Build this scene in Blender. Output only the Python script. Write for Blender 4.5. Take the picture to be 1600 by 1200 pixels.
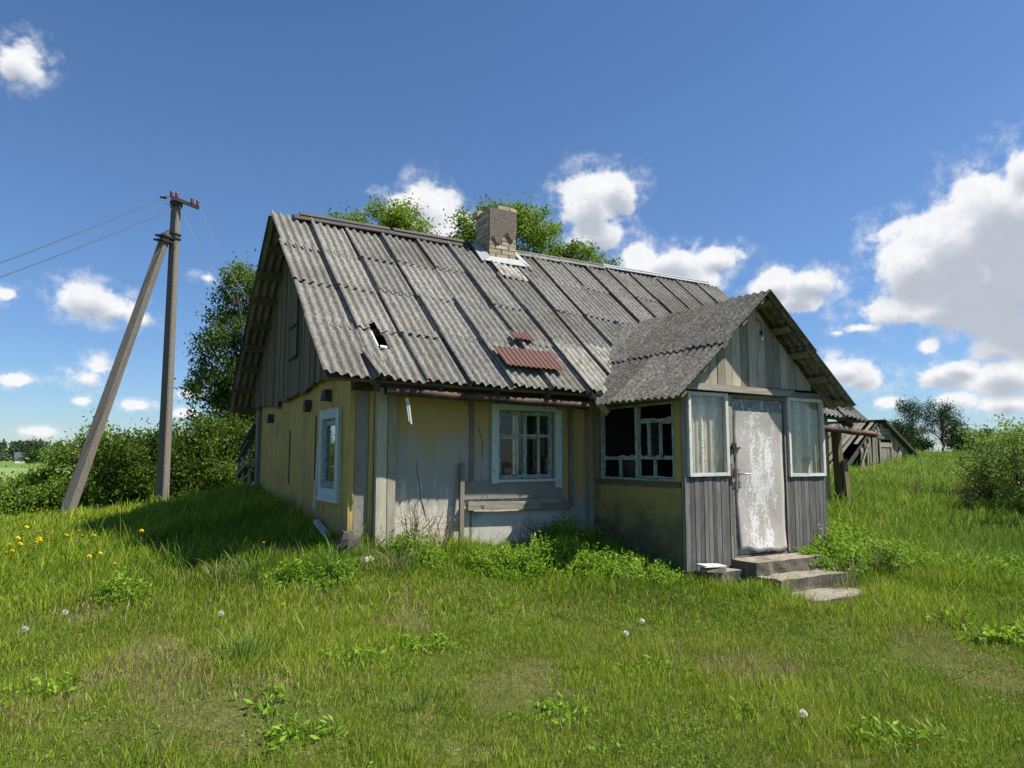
import bpy, math, random
import numpy as np
from mathutils import Vector, Matrix
R = math.radians
random.seed(7); rng = np.random.default_rng(7)
C = bpy.context.scene
for o in list(bpy.data.objects): bpy.data.objects.remove(o)

# ------------------------------------------------------------------ camera
F, PITCH, CH = 1105.0, R(5.9), 1.6
cam = bpy.data.cameras.new('camera'); co = bpy.data.objects.new('camera', cam)
C.collection.objects.link(co); C.camera = co
co.location = (0, 0, CH); co.rotation_euler = (R(90) + PITCH, 0, 0)
cam.sensor_width = 36; cam.lens = 36 * F / 1600; cam.clip_end = 5000; cam.clip_start = .05

# ------------------------------------------------------------------ light and sky
SUN_EL, SUN_AZ = R(55), R(96)       # azimuth clockwise from +Y
sunv = Vector((math.cos(SUN_EL) * math.sin(SUN_AZ), math.cos(SUN_EL) * math.cos(SUN_AZ), math.sin(SUN_EL)))
sl = bpy.data.lights.new('sun', 'SUN'); so = bpy.data.objects.new('sun', sl); C.collection.objects.link(so)
sl.energy = 5.0; sl.angle = R(.53); sl.color = (1, .945, .84)
so.rotation_euler = sunv.to_track_quat('Z', 'Y').to_euler()
so.location = (0, 0, 30)

def pixdir(px, py):
    f = np.array([0, math.cos(PITCH), math.sin(PITCH)]); u = np.array([0, -math.sin(PITCH), math.cos(PITCH)])
    d = f * F + np.array([1, 0, 0]) * (px - 800) + u * (600 - py)
    return d / np.linalg.norm(d)

class NT:
    """tiny node-tree writer"""
    def __init__(s, tree): s.t = tree; s.n = tree.nodes; s.l = tree.links
    def node(s, typ, **kw):
        n = s.n.new(typ)
        for k, v in kw.items(): setattr(n, k, v)
        return n
    def put(s, sock, v):
        if v is None: return
        if hasattr(v, 'is_output'): s.l.new(v, sock)
        else: sock.default_value = v
    def m(s, op, a, b=None, c=None, clamp=False):
        n = s.node('ShaderNodeMath', operation=op, use_clamp=clamp)
        s.put(n.inputs[0], a); s.put(n.inputs[1], b); s.put(n.inputs[2], c)
        return n.outputs[0]
    def vm(s, op, a, b=None):
        n = s.node('ShaderNodeVectorMath', operation=op)
        s.put(n.inputs[0], a); s.put(n.inputs[1], b)
        return n.outputs['Value'] if op in ('DOT_PRODUCT', 'LENGTH') else n.outputs[0]
    def sstep(s, v, a, b, o0=0., o1=1.):
        n = s.node('ShaderNodeMapRange', interpolation_type='SMOOTHSTEP')
        s.put(n.inputs[0], v); n.inputs[1].default_value = a; n.inputs[2].default_value = b
        n.inputs[3].default_value = o0; n.inputs[4].default_value = o1
        return n.outputs[0]
    def lin(s, v, a, b, o0=0., o1=1.):
        n = s.node('ShaderNodeMapRange')
        s.put(n.inputs[0], v); n.inputs[1].default_value = a; n.inputs[2].default_value = b
        n.inputs[3].default_value = o0; n.inputs[4].default_value = o1
        return n.outputs[0]
    def noise(s, vec, scale, detail=4, rough=.55, dist=0.):
        n = s.node('ShaderNodeTexNoise')
        s.put(n.inputs['Vector'], vec); n.inputs['Scale'].default_value = scale
        n.inputs['Detail'].default_value = detail; n.inputs['Roughness'].default_value = rough
        n.inputs['Distortion'].default_value = dist
        return n.outputs[0]
    def voro(s, vec, scale, feature='F1'):
        n = s.node('ShaderNodeTexVoronoi', feature=feature)
        s.put(n.inputs['Vector'], vec); n.inputs['Scale'].default_value = scale
        return n.outputs['Distance']
    def scale(s, vec, x, y, z, off=None):
        n = s.node('ShaderNodeMapping'); s.put(n.inputs['Vector'], vec)
        n.inputs['Scale'].default_value = (x, y, z)
        if off is not None: s.put(n.inputs['Location'], off)
        return n.outputs[0]
    def mix(s, f, a, b, mode='MIX'):
        n = s.node('ShaderNodeMix', data_type='RGBA', blend_type=mode)
        s.put(n.inputs[0], f)
        for i, v in ((6, a), (7, b)):
            if isinstance(v, tuple) and len(v) == 3: v = v + (1,)
            s.put(n.inputs[i], v)
        return n.outputs[2]
    def coord(s, w='Object'): return s.node('ShaderNodeTexCoord').outputs[w]
    def attr(s, name, out='Fac'): return s.node('ShaderNodeAttribute', attribute_name=name).outputs[out]
    def sep(s, v):
        n = s.node('ShaderNodeSeparateXYZ'); s.put(n.inputs[0], v); return n.outputs
    def comb(s, x, y, z):
        n = s.node('ShaderNodeCombineXYZ')
        for i, v in enumerate((x, y, z)): s.put(n.inputs[i], v)
        return n.outputs[0]
    def bump(s, h, strength=.4, dist=.01):
        n = s.node('ShaderNodeBump'); s.put(n.inputs['Height'], h)
        n.inputs['Strength'].default_value = strength; n.inputs['Distance'].default_value = dist
        return n.outputs[0]

world = bpy.data.worlds.new("World"); C.world = world; world.use_nodes = True
w = NT(world.node_tree); w.n.clear()
sky = w.node('ShaderNodeTexSky', sky_type='NISHITA'); sky.sun_disc = False
sky.sun_elevation = SUN_EL; sky.sun_rotation = SUN_AZ
sky.air_density = 1.0; sky.dust_density = .2; sky.ozone_density = 2.0; sky.altitude = 100
# (px, py, rx, ry, edge softness bonus, grey)
CL = [(28, 95, 46, 40, .0), (12, 460, 34, 20, -.25), (140, 468, 75, 32, .05), (175, 482, 65, 24, 0), (215, 495, 42, 20, -.2),
 (135, 590, 48, 24, -.05), (150, 575, 35, 20, -.1), (125, 627, 26, 11, 0), (212, 633, 34, 11, -.05), (20, 593, 34, 12, 0), (63, 675, 28, 9, 0),
 (325, 435, 26, 14, -.3), (290, 615, 30, 10, -.3), (290, 646, 25, 9, -.1), (655, 328, 52, 42, .1), (672, 360, 60, 38, .05), (722, 352, 30, 18, -.2),
 (920, 320, 52, 52, .1), (965, 300, 40, 38, .05), (930, 365, 62, 32, .05), (1000, 400, 36, 24, 0), (1050, 415, 62, 32, .08), (1120, 405, 44, 22, -.02), (1065, 438, 80, 22, .0),
 (1205, 448, 46, 26, .0), (1270, 442, 56, 26, .06), (1245, 466, 46, 22, 0), (1320, 575, 58, 30, .0), (1340, 590, 45, 22, 0),
 (1440, 415, 85, 56, .15), (1500, 380, 100, 72, .2), (1575, 345, 110, 80, .3), (1610, 262, 50, 42, .1), (1560, 430, 120, 80, .3), (1650, 380, 110, 110, .3),
 (1400, 488, 80, 32, .05), (1345, 513, 50, 11, 0), (1480, 480, 100, 36, .1), (1590, 500, 90, 45, .15), (1560, 540, 60, 26, .0), (1450, 541, 22, 16, -.05),
 (1470, 588, 62, 20, .05), (1500, 578, 40, 18, 0), (1575, 590, 70, 28, .08), (1390, 628, 26, 9, -.05), (1490, 628, 45, 16, 0), (1575, 632, 55, 18, .05),
 (1455, 600, 30, 8, 0), (1310, 520, 26, 8, -.3),
 (-160, 520, 90, 40, .1), (1820, 520, 120, 60, .2), (-120, 250, 60, 30, 0), (1790, 200, 90, 50, .1)]
gen = w.coord('Generated')
n1 = w.noise(gen, 13, 11, .62, .25); n2 = w.noise(w.vm('ADD', gen, (3.1, 1.7, .4)), 42, 6, .6)
dens = None; shade = None
for (px, py, rx, ry, bonus) in CL:
    c = pixdir(px, py); ra = np.linalg.norm(pixdir(px + rx, py) - c) * 1.12; rb = np.linalg.norm(pixdir(px, py - ry) - c) * 1.12
    rv = np.cross(c, [0, 0, 1]); rv /= np.linalg.norm(rv); uv = np.cross(rv, c)
    a = w.vm('DOT_PRODUCT', gen, tuple(rv / ra)); b = w.vm('DOT_PRODUCT', gen, tuple(uv / rb))
    r2 = w.m('MULTIPLY_ADD', a, a, w.m('MULTIPLY', b, b)); mm = w.m('SUBTRACT', 1 + bonus, w.m('SQRT', r2))
    dens = mm if dens is None else w.m('MAXIMUM', dens, mm)
    if rx >= 40:
        b2 = w.m('ADD', b, .55); r3 = w.m('MULTIPLY_ADD', a, a, w.m('MULTIPLY', b2, b2))
        sm = w.m('SUBTRACT', 1 + bonus * 1.6, w.m('SQRT', r3))
        shade = sm if shade is None else w.m('MAXIMUM', shade, sm)
nn = w.m('ADD', w.m('MULTIPLY', w.m('SUBTRACT', n1, .5), 2.35), w.m('MULTIPLY', w.m('SUBTRACT', n2, .5), .9))
D = w.m('ADD', dens, nn)
veil = w.m('MULTIPLY', w.sstep(D, -.42, .32), w.sstep(n2, .34, .72, .0, .55))
mask = w.m('MAXIMUM', w.m('MULTIPLY', w.sstep(D, .04, .50), .98), veil)
gS = w.sstep(w.m('ADD', shade, w.m('MULTIPLY', nn, .55)), .28, 1.0)
ccol = w.mix(gS, (.99, .99, 1.0), (.50, .54, .61))
ccol = w.mix(w.sstep(n2, .35, .65, .0, .18), ccol, (.62, .68, .76))
sat = w.node('ShaderNodeHueSaturation'); w.put(sat.inputs['Color'], sky.outputs[0])
sat.inputs['Saturation'].default_value = 1.2; sat.inputs['Value'].default_value = 1.0
gz = w.sep(gen)[2]
tint = w.mix(w.sstep(gz, .0, .42), (.62, .76, 1.0), (1.08, 1.0, 1.05))
b1 = w.node('ShaderNodeBackground'); w.put(b1.inputs[0], w.mix(1., sat.outputs[0], tint, 'MULTIPLY')); b1.inputs[1].default_value = .073
b2 = w.node('ShaderNodeBackground'); w.put(b2.inputs[0], ccol); b2.inputs[1].default_value = .58
mx = w.node('ShaderNodeMixShader'); w.put(mx.inputs[0], mask); w.l.new(b1.outputs[0], mx.inputs[1]); w.l.new(b2.outputs[0], mx.inputs[2])
wo = w.node('ShaderNodeOutputWorld'); w.l.new(mx.outputs[0], wo.inputs[0])
vs = C.view_settings; vs.view_transform = 'Standard'; vs.look = 'None'; vs.gamma = 1; vs.exposure = .78
C.render.engine = 'CYCLES'

# ------------------------------------------------------------------ materials
MATS = {}
K = .86      # overall albedo level that goes with the exposure above
def mat(name, fn, rough=.8, spec=.3, **kw):
    m = bpy.data.materials.new(name); m.use_nodes = True; t = NT(m.node_tree)
    p = t.n['Principled BSDF']; p.inputs['Roughness'].default_value = rough
    p.inputs['Specular IOR Level'].default_value = spec
    for k, v in kw.items(): p.inputs[k].default_value = v
    r = fn(t)
    col, bump = r if isinstance(r, list) else (r, None)
    if isinstance(col, tuple) and len(col) == 3: col = col + (1,)
    t.put(p.inputs['Base Color'], tuple(q * K for q in col[:3]) + (1,) if isinstance(col, tuple) else t.mix(1., col, (K, K, K), 'MULTIPLY'))
    if bump is not None: t.put(p.inputs['Normal'], bump)
    MATS[name] = m; return m

def leafmat(name, dark, mid, light, trans=.35, rough=.5):
    m = bpy.data.materials.new(name); m.use_nodes = True; t = NT(m.node_tree); t.n.clear()
    tone = t.attr('tone')
    dark, mid, light = [tuple(q * K for q in z) for z in (dark, mid, light)]
    c = t.mix(t.lin(tone, 0, .5), dark, mid); c = t.mix(t.lin(tone, .5, 1), c, light)
    p = t.node('ShaderNodeBsdfPrincipled'); t.put(p.inputs['Base Color'], c)
    p.inputs['Roughness'].default_value = rough; p.inputs['Specular IOR Level'].default_value = .18
    tr = t.node('ShaderNodeBsdfTranslucent'); t.put(tr.inputs[0], t.mix(.5, c, (light[0] * 1.2, light[1] * 1.25, light[2])))
    x = t.node('ShaderNodeMixShader'); x.inputs[0].default_value = trans
    t.l.new(p.outputs[0], x.inputs[1]); t.l.new(tr.outputs[0], x.inputs[2])
    o = t.node('ShaderNodeOutputMaterial'); t.l.new(x.outputs[0], o.inputs[0]); MATS[name] = m; return m

def woodfn(c1, c2, c3, peel=None, peelamt=.5, tonev=.35):
    def fn(t):
        uv = t.node('ShaderNodeUVMap').outputs[0]; tone = t.attr('tone')
        off = t.comb(t.m('MULTIPLY', tone, 37.), t.m('MULTIPLY', tone, 91.), 0.)
        g = t.noise(t.scale(uv, 70, 3, 1, off), 1, 6, .65, .4)
        b = t.noise(t.scale(uv, 8, 1.5, 1, off), 1, 4, .6)
        c = t.mix(t.sstep(g, .3, .7), c1, c2); c = t.mix(t.m('MULTIPLY', t.sstep(b, .35, .75), .6), c, c3)
        crack = t.sstep(t.noise(t.scale(uv, 110, 1.3, 1, off), 1, 3, .5), .64, .72)
        c = t.mix(t.m('MULTIPLY', crack, .7), c, (.03, .027, .022))
        if peel:
            pn = t.noise(t.scale(uv, 40, 9, 1, off), 1, 6, .7); pm = t.sstep(pn, 1 - peelamt - .02, 1 - peelamt + .03)
            c = t.mix(pm, c, peel)
        c = t.mix(1., c, t.comb(*[t.lin(tone, 0, 1, 1 - tonev, 1 + tonev)] * 3), 'MULTIPLY')
        return [c, t.bump(t.m('SUBTRACT', g, crack), .5, .004)]
    return fn
mat('wood_grey', woodfn((.15, .135, .105), (.33, .30, .245), (.23, .20, .15)))
mat('wood_dark', woodfn((.04, .036, .03), (.11, .10, .09), (.07, .06, .05)))
mat('wood_slate', woodfn((.075, .072, .068), (.21, .205, .195), (.125, .12, .11)))
mat('wood_pale', woodfn((.23, .20, .15), (.52, .475, .385), (.37, .325, .23)))
mat('wood_brownish', woodfn((.12, .09, .06), (.30, .25, .18), (.2, .15, .1)))
mat('wood_olive', woodfn((.10, .075, .045), (.22, .175, .11), (.15, .115, .06)))
mat('wood_cream', woodfn((.30, .28, .22), (.48, .45, .36), (.42, .38, .22), (.62, .60, .52), .38))
mat('paint_white', woodfn((.30, .29, .26), (.50, .455, .365), (.3, .28, .25), (.66, .67, .64), .58, .08))
mat('paint_blue', woodfn((.24, .24, .215), (.38, .385, .35), (.3, .31, .27), (.56, .635, .60), .60, .1))
mat('paint_mint', woodfn((.13, .14, .12), (.25, .28, .25), (.2, .22, .2), (.36, .46, .42), .52, .1))

def fn(t):   # asbestos cement sheets, main roof
    P = t.coord(); tone = t.attr('tone')
    big = t.noise(P, 1.3, 4, .6); PS_ = t.scale(P, 1.5, .55, .55); sp = t.noise(PS_, 26, 8, .74); sp2 = t.noise(t.vm('ADD', PS_, (5., 2., 1.)), 60, 4, .7)
    c = t.mix(t.sstep(sp, .28, .72), (.10, .096, .084), (.36, .345, .31))
    c = t.mix(t.m('MULTIPLY', t.sstep(sp2, .57, .66), .65), c, (.60, .585, .53))
    c = t.mix(t.m('MULTIPLY', t.sstep(sp2, .44, .34), .5), c, (.07, .068, .058))
    rn = t.noise(t.scale(P, 16, 1.1, 1.1), 1, 4, .6); c = t.mix(t.sstep(rn, .52, .72, 0, .45), c, (.10, .095, .08))
    c = t.mix(t.sstep(big, .45, .68, 0, .6), c, (.13, .122, .10)); c = t.mix(t.m('MULTIPLY', t.sstep(t.noise(P, 4.5, 6, .75), .60, .70), .55), c, (.055, .055, .035))
    lich = t.m('MULTIPLY', t.sstep(t.noise(P, 7, 5, .7), .66, .72), .5); c = t.mix(lich, c, (.36, .30, .13))
    pale = t.m('MULTIPLY', t.sstep(tone, .78, .86), t.sstep(t.noise(P, 6, 6, .7), .35, .62)); c = t.mix(t.m('MULTIPLY', pale, .8), c, t.mix(t.sstep(sp, .35, .6), (.42, .41, .33), (.66, .65, .55)))
    c = t.mix(1., c, t.comb(*[t.lin(tone, 0, .75, .72, 1.12)] * 3), 'MULTIPLY')
    return [c, t.bump(sp, .25, .004)]
mat('slate_roof', fn, .9, .15)
def fn(t):   # darker mossy sheets, porch
    P = t.coord(); tone = t.attr('tone')
    sp = t.noise(P, 26, 8, .75); sp2 = t.noise(t.vm('ADD', P, (5., 2., 1.)), 60, 4, .7); bg = t.noise(P, 3, 4, .6)
    c = t.mix(t.sstep(sp, .36, .66), (.06, .057, .048), (.27, .26, .235))
    c = t.mix(t.m('MULTIPLY', t.sstep(sp2, .6, .68), .6), c, (.42, .42, .38))
    c = t.mix(t.sstep(bg, .45, .75, 0, .45), c, (.075, .07, .05))
    c = t.mix(t.m('MULTIPLY', t.sstep(t.noise(P, 9, 5, .7), .66, .71), .6), c, (.33, .28, .12))
    c = t.mix(1., c, t.comb(*[t.lin(tone, 0, 1, .75, 1.25)] * 3), 'MULTIPLY')
    return [c, t.bump(sp, .5, .006)]
mat('slate_porch', fn, .92, .12)
def fn(t):
    P = t.coord(); n = t.noise(P, 9, 6, .65)
    c = t.mix(n, (.10, .042, .032), (.16, .072, .053)); c = t.mix(t.sstep(t.noise(P, 40, 4, .7), .6, .68, 0, .6), c, (.10, .04, .03))
    return c
mat('red_sheet', fn, .55, .4)
def fn(t):
    P = t.coord(); n = t.noise(P, 5, 7, .7); n2 = t.noise(P, 45, 5, .7)
    c = t.mix(t.sstep(n, .4, .6), (.045, .026, .018), (.12, .055, .036)); c = t.mix(t.sstep(t.noise(t.scale(P, 1.2, 8, 8), 1, 3, .5), .58, .66, 0, .8), c, (.27, .10, .06))
    c = t.mix(t.sstep(n2, .6, .7, 0, .7), c, (.30, .26, .22))
    return [c, t.bump(n2, .4, .004)]
mat('rust', fn, .7, .4)
def fn(t):
    P = t.coord(); n = t.noise(P, 12, 5, .6)
    return t.mix(n, (.26, .275, .28), (.40, .42, .43))
mat('zinc', fn, .6, .3)
def fn(t):   # painted front wall: yellow above, weathered blue grey below, streaked, painted sunlight lowest
    P = t.coord(); x, y, z = t.sep(P)
    st = t.noise(t.scale(P, 9, 9, .9), 1, 6, .65); bl = t.noise(P, 2.6, 5, .6); fine = t.noise(P, 40, 5, .7)
    k = t.m('ADD', z, t.m('MULTIPLY', t.m('SUBTRACT', st, .5), 1.3)); k = t.m('ADD', k, t.m('MULTIPLY', t.m('SUBTRACT', bl, .5), 1.1))
    side = t.sstep(x, 2.0, 3.0, 0., .7); k = t.m('ADD', k, side)
    c = t.mix(t.sstep(k, 1.45, 2.0), (.42, .41, .37), (.54, .385, .14))
    c = t.mix(t.m('MULTIPLY', t.sstep(k, 1.25, .9), .75), c, (.80, .74, .60))  # cream low on the wall: direct sun put into the colour
    c = t.mix(t.m('MULTIPLY', t.sstep(t.noise(t.scale(P, 14, 14, 1.4), 1, 5, .7), .56, .66), .45), c, (.25, .245, .21))
    c = t.mix(t.m('MULTIPLY', t.sstep(t.m('ADD', z, t.m('MULTIPLY', bl, .5)), 1.0, .72), .6), c, (.33, .24, .13))
    c = t.mix(t.m('MULTIPLY', t.sstep(t.noise(P, 16, 4, .7), .70, .73), .8), c, (.07, .06, .05))
    c = t.mix(t.m('MULTIPLY', fine, .25), c, (.2, .19, .15))
    return [c, t.bump(t.m('ADD', fine, bl), .25, .01)]
mat('front_paint', fn, .85, .2)
def fn(t):   # yellow painted gable boards/fibreboard
    P = t.coord(); x, y, z = t.sep(P)
    st = t.noise(t.scale(P, 6, 6, .8), 1, 6, .65); bl = t.noise(P, 2.1, 5, .6); fine = t.noise(P, 38, 5, .7)
    c = t.mix(t.sstep(st, .35, .7), (.56, .39, .12), (.43, .315, .105))
    c = t.mix(t.m('MULTIPLY', t.sstep(bl, .5, .72), .5), c, (.18, .16, .08))
    c = t.mix(t.m('MULTIPLY', t.sstep(t.m('ADD', z, t.m('MULTIPLY', bl, .5)), 1.3, .95), .7), c, (.22, .19, .12))
    c = t.mix(t.m('MULTIPLY', t.sstep(t.noise(P, 11, 5, .75), .68, .72), .75), c, (.10, .085, .06))
    return [c, t.bump(t.m('ADD', fine, bl), .3, .01)]
mat('yellow_paint', fn, .85, .2)
def fn(t):   # porch side plinth: peeling yellow over dark plaster
    P = t.coord(); x, y, z = t.sep(P)
    bl = t.noise(P, 3.4, 7, .68); k = t.m('ADD', z, t.m('MULTIPLY', t.m('SUBTRACT', bl, .5), 1.5))
    c = t.mix(t.sstep(k, .45, 1.3), (.15, .135, .085), (.42, .33, .11))
    c = t.mix(t.m('MULTIPLY', t.sstep(t.noise(P, 30, 5, .7), .5, .7), .4), c, (.1, .1, .07))
    return [c, t.bump(bl, .3, .02)]
mat('plinth_paint', fn, .9, .15)
def fn(t):
    P = t.coord(); n = t.noise(P, 20, 7, .7); b = t.noise(P, 3, 5, .6)
    c = t.mix(n, (.18, .165, .13), (.38, .355, .30)); c = t.mix(t.sstep(b, .5, .7, 0, .6), c, (.12, .115, .09))
    return [c, t.bump(n, .5, .008)]
mat('plaster_grey', fn, .92, .1)
def fn(t):
    P = t.coord(); n = t.noise(P, 20, 7, .7); b = t.noise(P, 3, 5, .6); x, y, z = t.sep(P)
    c = t.mix(n, (.42, .41, .38), (.68, .66, .60)); c = t.mix(t.sstep(t.m('ADD', z, t.m('MULTIPLY', b, .4)), 1.0, 1.3, 0, .75), c, (.17, .165, .14)); c = t.mix(t.sstep(b, .5, .7, 0, .4), c, (.2, .19, .15))  # darker upwards; sunlight is put into the pale lower part
    return [c, t.bump(n, .5, .008)]
mat('plaster_pale', fn, .92, .1)
def fn(t):
    P = t.coord(); n = t.noise(P, 24, 8, .75); b = t.noise(P, 4, 5, .65)
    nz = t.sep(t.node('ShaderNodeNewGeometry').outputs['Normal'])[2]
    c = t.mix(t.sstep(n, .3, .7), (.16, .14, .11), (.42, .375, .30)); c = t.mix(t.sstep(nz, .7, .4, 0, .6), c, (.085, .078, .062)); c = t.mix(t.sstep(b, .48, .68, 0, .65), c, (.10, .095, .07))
    c = t.mix(t.m('MULTIPLY', t.sstep(t.noise(P, 11, 6, .7), .58, .66), .6), c, (.18, .15, .06))
    return [c, t.bump(n, .8, .012)]
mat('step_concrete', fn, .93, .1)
def fn(t):
    P = t.coord(); n = t.noise(P, 60, 6, .75); b = t.noise(t.scale(P, 5, 5, 1.2), 1, 5, .6)
    c = t.mix(t.sstep(n, .35, .65), (.10, .093, .08), (.28, .26, .22)); c = t.mix(t.sstep(b, .5, .75, 0, .5), c, (.16, .14, .11))
    x, y, z = t.sep(P); red = t.m('MULTIPLY', t.m('MULTIPLY', t.sstep(z, .9, 1.1), t.sstep(z, 1.9, 1.5)), t.sstep(t.noise(P, 14, 5, .7), .45, .6))
    c = t.mix(t.m("MULTIPLY", red, .35), c, (.30, .15, .11))
    return [c, t.bump(n, .5, .006)]
mat('pole_concrete', fn, .9, .15)
def fn(t):
    P = t.coord(); tone = t.attr('tone'); n = t.noise(P, 30, 6, .7)
    c = t.mix(tone, (.34, .275, .19), (.58, .49, .36)); c = t.mix(t.sstep(n, .5, .7, 0, .6), c, (.13, .12, .10))
    return [c, t.bump(n, .5, .006)]
mat('brick', fn, .92, .1)
mat('mortar', lambda t: t.mix(t.noise(t.coord(), 30, 5, .7), (.10, .095, .08), (.2, .19, .165)), .95, .1)
def fn(t):
    P = t.coord(); n = t.noise(P, 38, 7, .8); s = t.noise(P, 80, 3, .6)
    c = t.mix(t.sstep(n, .35, .65), (.12, .105, .085), (.27, .24, .20)); c = t.mix(t.sstep(s, .62, .7, 0, .7), c, (.45, .42, .36))
    return [c, t.bump(n, .9, .02)]
mat('render_coat', fn, .95, .1)
def fn(t):   # door sheet: pinkish grey board with flaked white paint
    P = t.coord(); x, y, z = t.sep(P)
    fl = t.noise(t.scale(P, 48, 48, 34), 1, 7, .7); bnd = t.noise(t.scale(P, 7, 7, 2.6), 1, 4, .65)
    mid = t.sstep(t.m('ABSOLUTE', t.m('SUBTRACT', x, 4.68)), .10, .46, .07, -.12)
    pm = t.sstep(t.m('ADD', t.m('ADD', fl, mid), t.m('MULTIPLY', t.m('SUBTRACT', bnd, .5), .85)), .57, .60)
    base = t.mix(t.noise(P, 10, 6, .65), (.40, .36, .33), (.52, .485, .455)); base = t.mix(t.sstep(t.noise(P, 4, 4, .6), .52, .68, 0, .5), base, (.42, .32, .29))
    c = t.mix(pm, base, (.74, .74, .72))
    c = t.mix(t.m('MULTIPLY', t.sstep(t.noise(P, 50, 4, .7), .64, .7), .5), c, (.14, .12, .1))
    return [c, t.bump(t.m('ADD', pm, fl), .3, .003)]
mat('door_flaked', fn, .7, .3)
def fn(t):
    P = t.coord(); pm = t.sstep(t.noise(t.scale(P, 22, 22, 12), 1, 7, .7), .5, .54)
    return t.mix(pm, (.22, .22, .21), (.46, .49, .47))
mat('door_top', fn, .75, .25)
mat('iron', lambda t: t.mix(t.noise(t.coord(), 20, 4, .6), (.03, .025, .022), (.09, .07, .06)), .55, .5, Metallic=.5)
mat('steel_pale', lambda t: (.45, .46, .47), .4, .5, Metallic=.6)
mat('insulator', lambda t: (.16, .05, .035), .25, .5)
mat('insulator_white', lambda t: (.75, .75, .72), .3, .5)
mat('wire', lambda t: (.06, .065, .07), .5, .4)
mat('rag', lambda t: t.mix(t.noise(t.coord(), 25, 5, .7), (.25, .2, .16), (.6, .55, .5)), .9, .1)
mat('stone_pale', lambda t: [t.mix(t.noise(t.coord(), 18, 6, .7), (.30, .29, .27), (.62, .62, .6)), t.bump(t.noise(t.coord(), 18, 6, .7), .6, .01)], .85, .2)
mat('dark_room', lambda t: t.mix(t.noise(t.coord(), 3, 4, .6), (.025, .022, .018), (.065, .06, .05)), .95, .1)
def bark(t):
    P = t.coord(); n = t.noise(t.scale(P, 9, 9, 2), 1, 6, .7)
    return [t.mix(n, (.05, .042, .034), (.17, .15, .125)), t.bump(n, .7, .02)]
mat('bark', bark, .95, .1)
mat('pine_bark', lambda t: t.mix(t.noise(t.coord(), 1.5, 4, .6), (.10, .06, .04), (.22, .13, .08)), .95, .1)
mat('twig_dry', lambda t: (.20, .14, .09), .9, .1)
mat('dandelion_yellow', lambda t: t.mix(t.noise(t.coord(), 90, 3, .6), (.85, .60, .01), (.98, .80, .03)), .7, .2)
mat('stem_green', lambda t: (.16, .24, .05), .6, .3)
leafmat('leaf_tree', (.04, .09, .010), (.13, .23, .02), (.33, .44, .05))
leafmat('leaf_shaded', (.022, .05, .008), (.065, .125, .014), (.20, .28, .035))  # darker copy of the leaf greens, shade is put into the colour
leafmat('leaf_hedge', (.05, .11, .014), (.14, .24, .028), (.30, .40, .055))
leafmat('leaf_right', (.08, .15, .022), (.20, .31, .05), (.38, .48, .12))
leafmat('leaf_herb', (.09, .18, .016), (.19, .35, .025), (.36, .52, .055), .4)
leafmat('leaf_pine', (.014, .034, .012), (.035, .07, .022), (.075, .12, .035), .12, .8)
leafmat('leaf_far', (.03, .06, .025), (.06, .11, .045), (.11, .17, .07), .2, .7)
leafmat('leaf_dry', (.15, .10, .06), (.26, .19, .12), (.36, .30, .2), .3, .8)
leafmat('seed_fluff', (.7, .7, .64), (.8, .8, .74), (.85, .85, .8), .6, .9)
def colattr_leaf(name, trans):
    m = bpy.data.materials.new(name); m.use_nodes = True; t = NT(m.node_tree); t.n.clear()
    c = t.mix(1., t.attr('col', 'Color'), (K, K, K), 'MULTIPLY'); p = t.node('ShaderNodeBsdfPrincipled'); t.put(p.inputs['Base Color'], c)
    p.inputs['Roughness'].default_value = .6; p.inputs['Specular IOR Level'].default_value = .15
    tr = t.node('ShaderNodeBsdfTranslucent'); t.put(tr.inputs[0], c)
    x = t.node('ShaderNodeMixShader'); x.inputs[0].default_value = trans
    t.l.new(p.outputs[0], x.inputs[1]); t.l.new(tr.outputs[0], x.inputs[2])
    o = t.node('ShaderNodeOutputMaterial'); t.l.new(x.outputs[0], o.inputs[0]); MATS[name] = m
colattr_leaf('grass_blade', .35)
def fn(t):
    P = t.coord(); n = t.noise(P, 9, 8, .75); b = t.noise(P, .9, 5, .6); g = t.noise(P, 45, 5, .7)
    x, y, z = t.sep(P); far = t.sstep(y, 14, 40)
    near = t.mix(t.sstep(n, .35, .65), (.04, .058, .010), (.13, .135, .035)); near = t.mix(t.sstep(g, .5, .66, 0, .75), near, (.36, .30, .17))
    near = t.mix(t.sstep(b, .42, .62, .8, .25), near, (.07, .10, .016))
    f = t.mix(t.noise(P, .02, 4, .6), (.10, .19, .035), (.17, .26, .06))
    f = t.mix(t.sstep(t.noise(P, .6, 5, .7), .4, .7, 0, .4), f, (.07, .13, .03))
    bandz = t.m('MULTIPLY', t.sstep(y, 85, 100), t.sstep(y, 210, 190)); f = t.mix(t.m('MULTIPLY', bandz, .7), f, (.24, .31, .13))
    return [t.mix(far, near, f), t.bump(n, .5, .03)]
mat('ground', fn, .95, .05)
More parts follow.
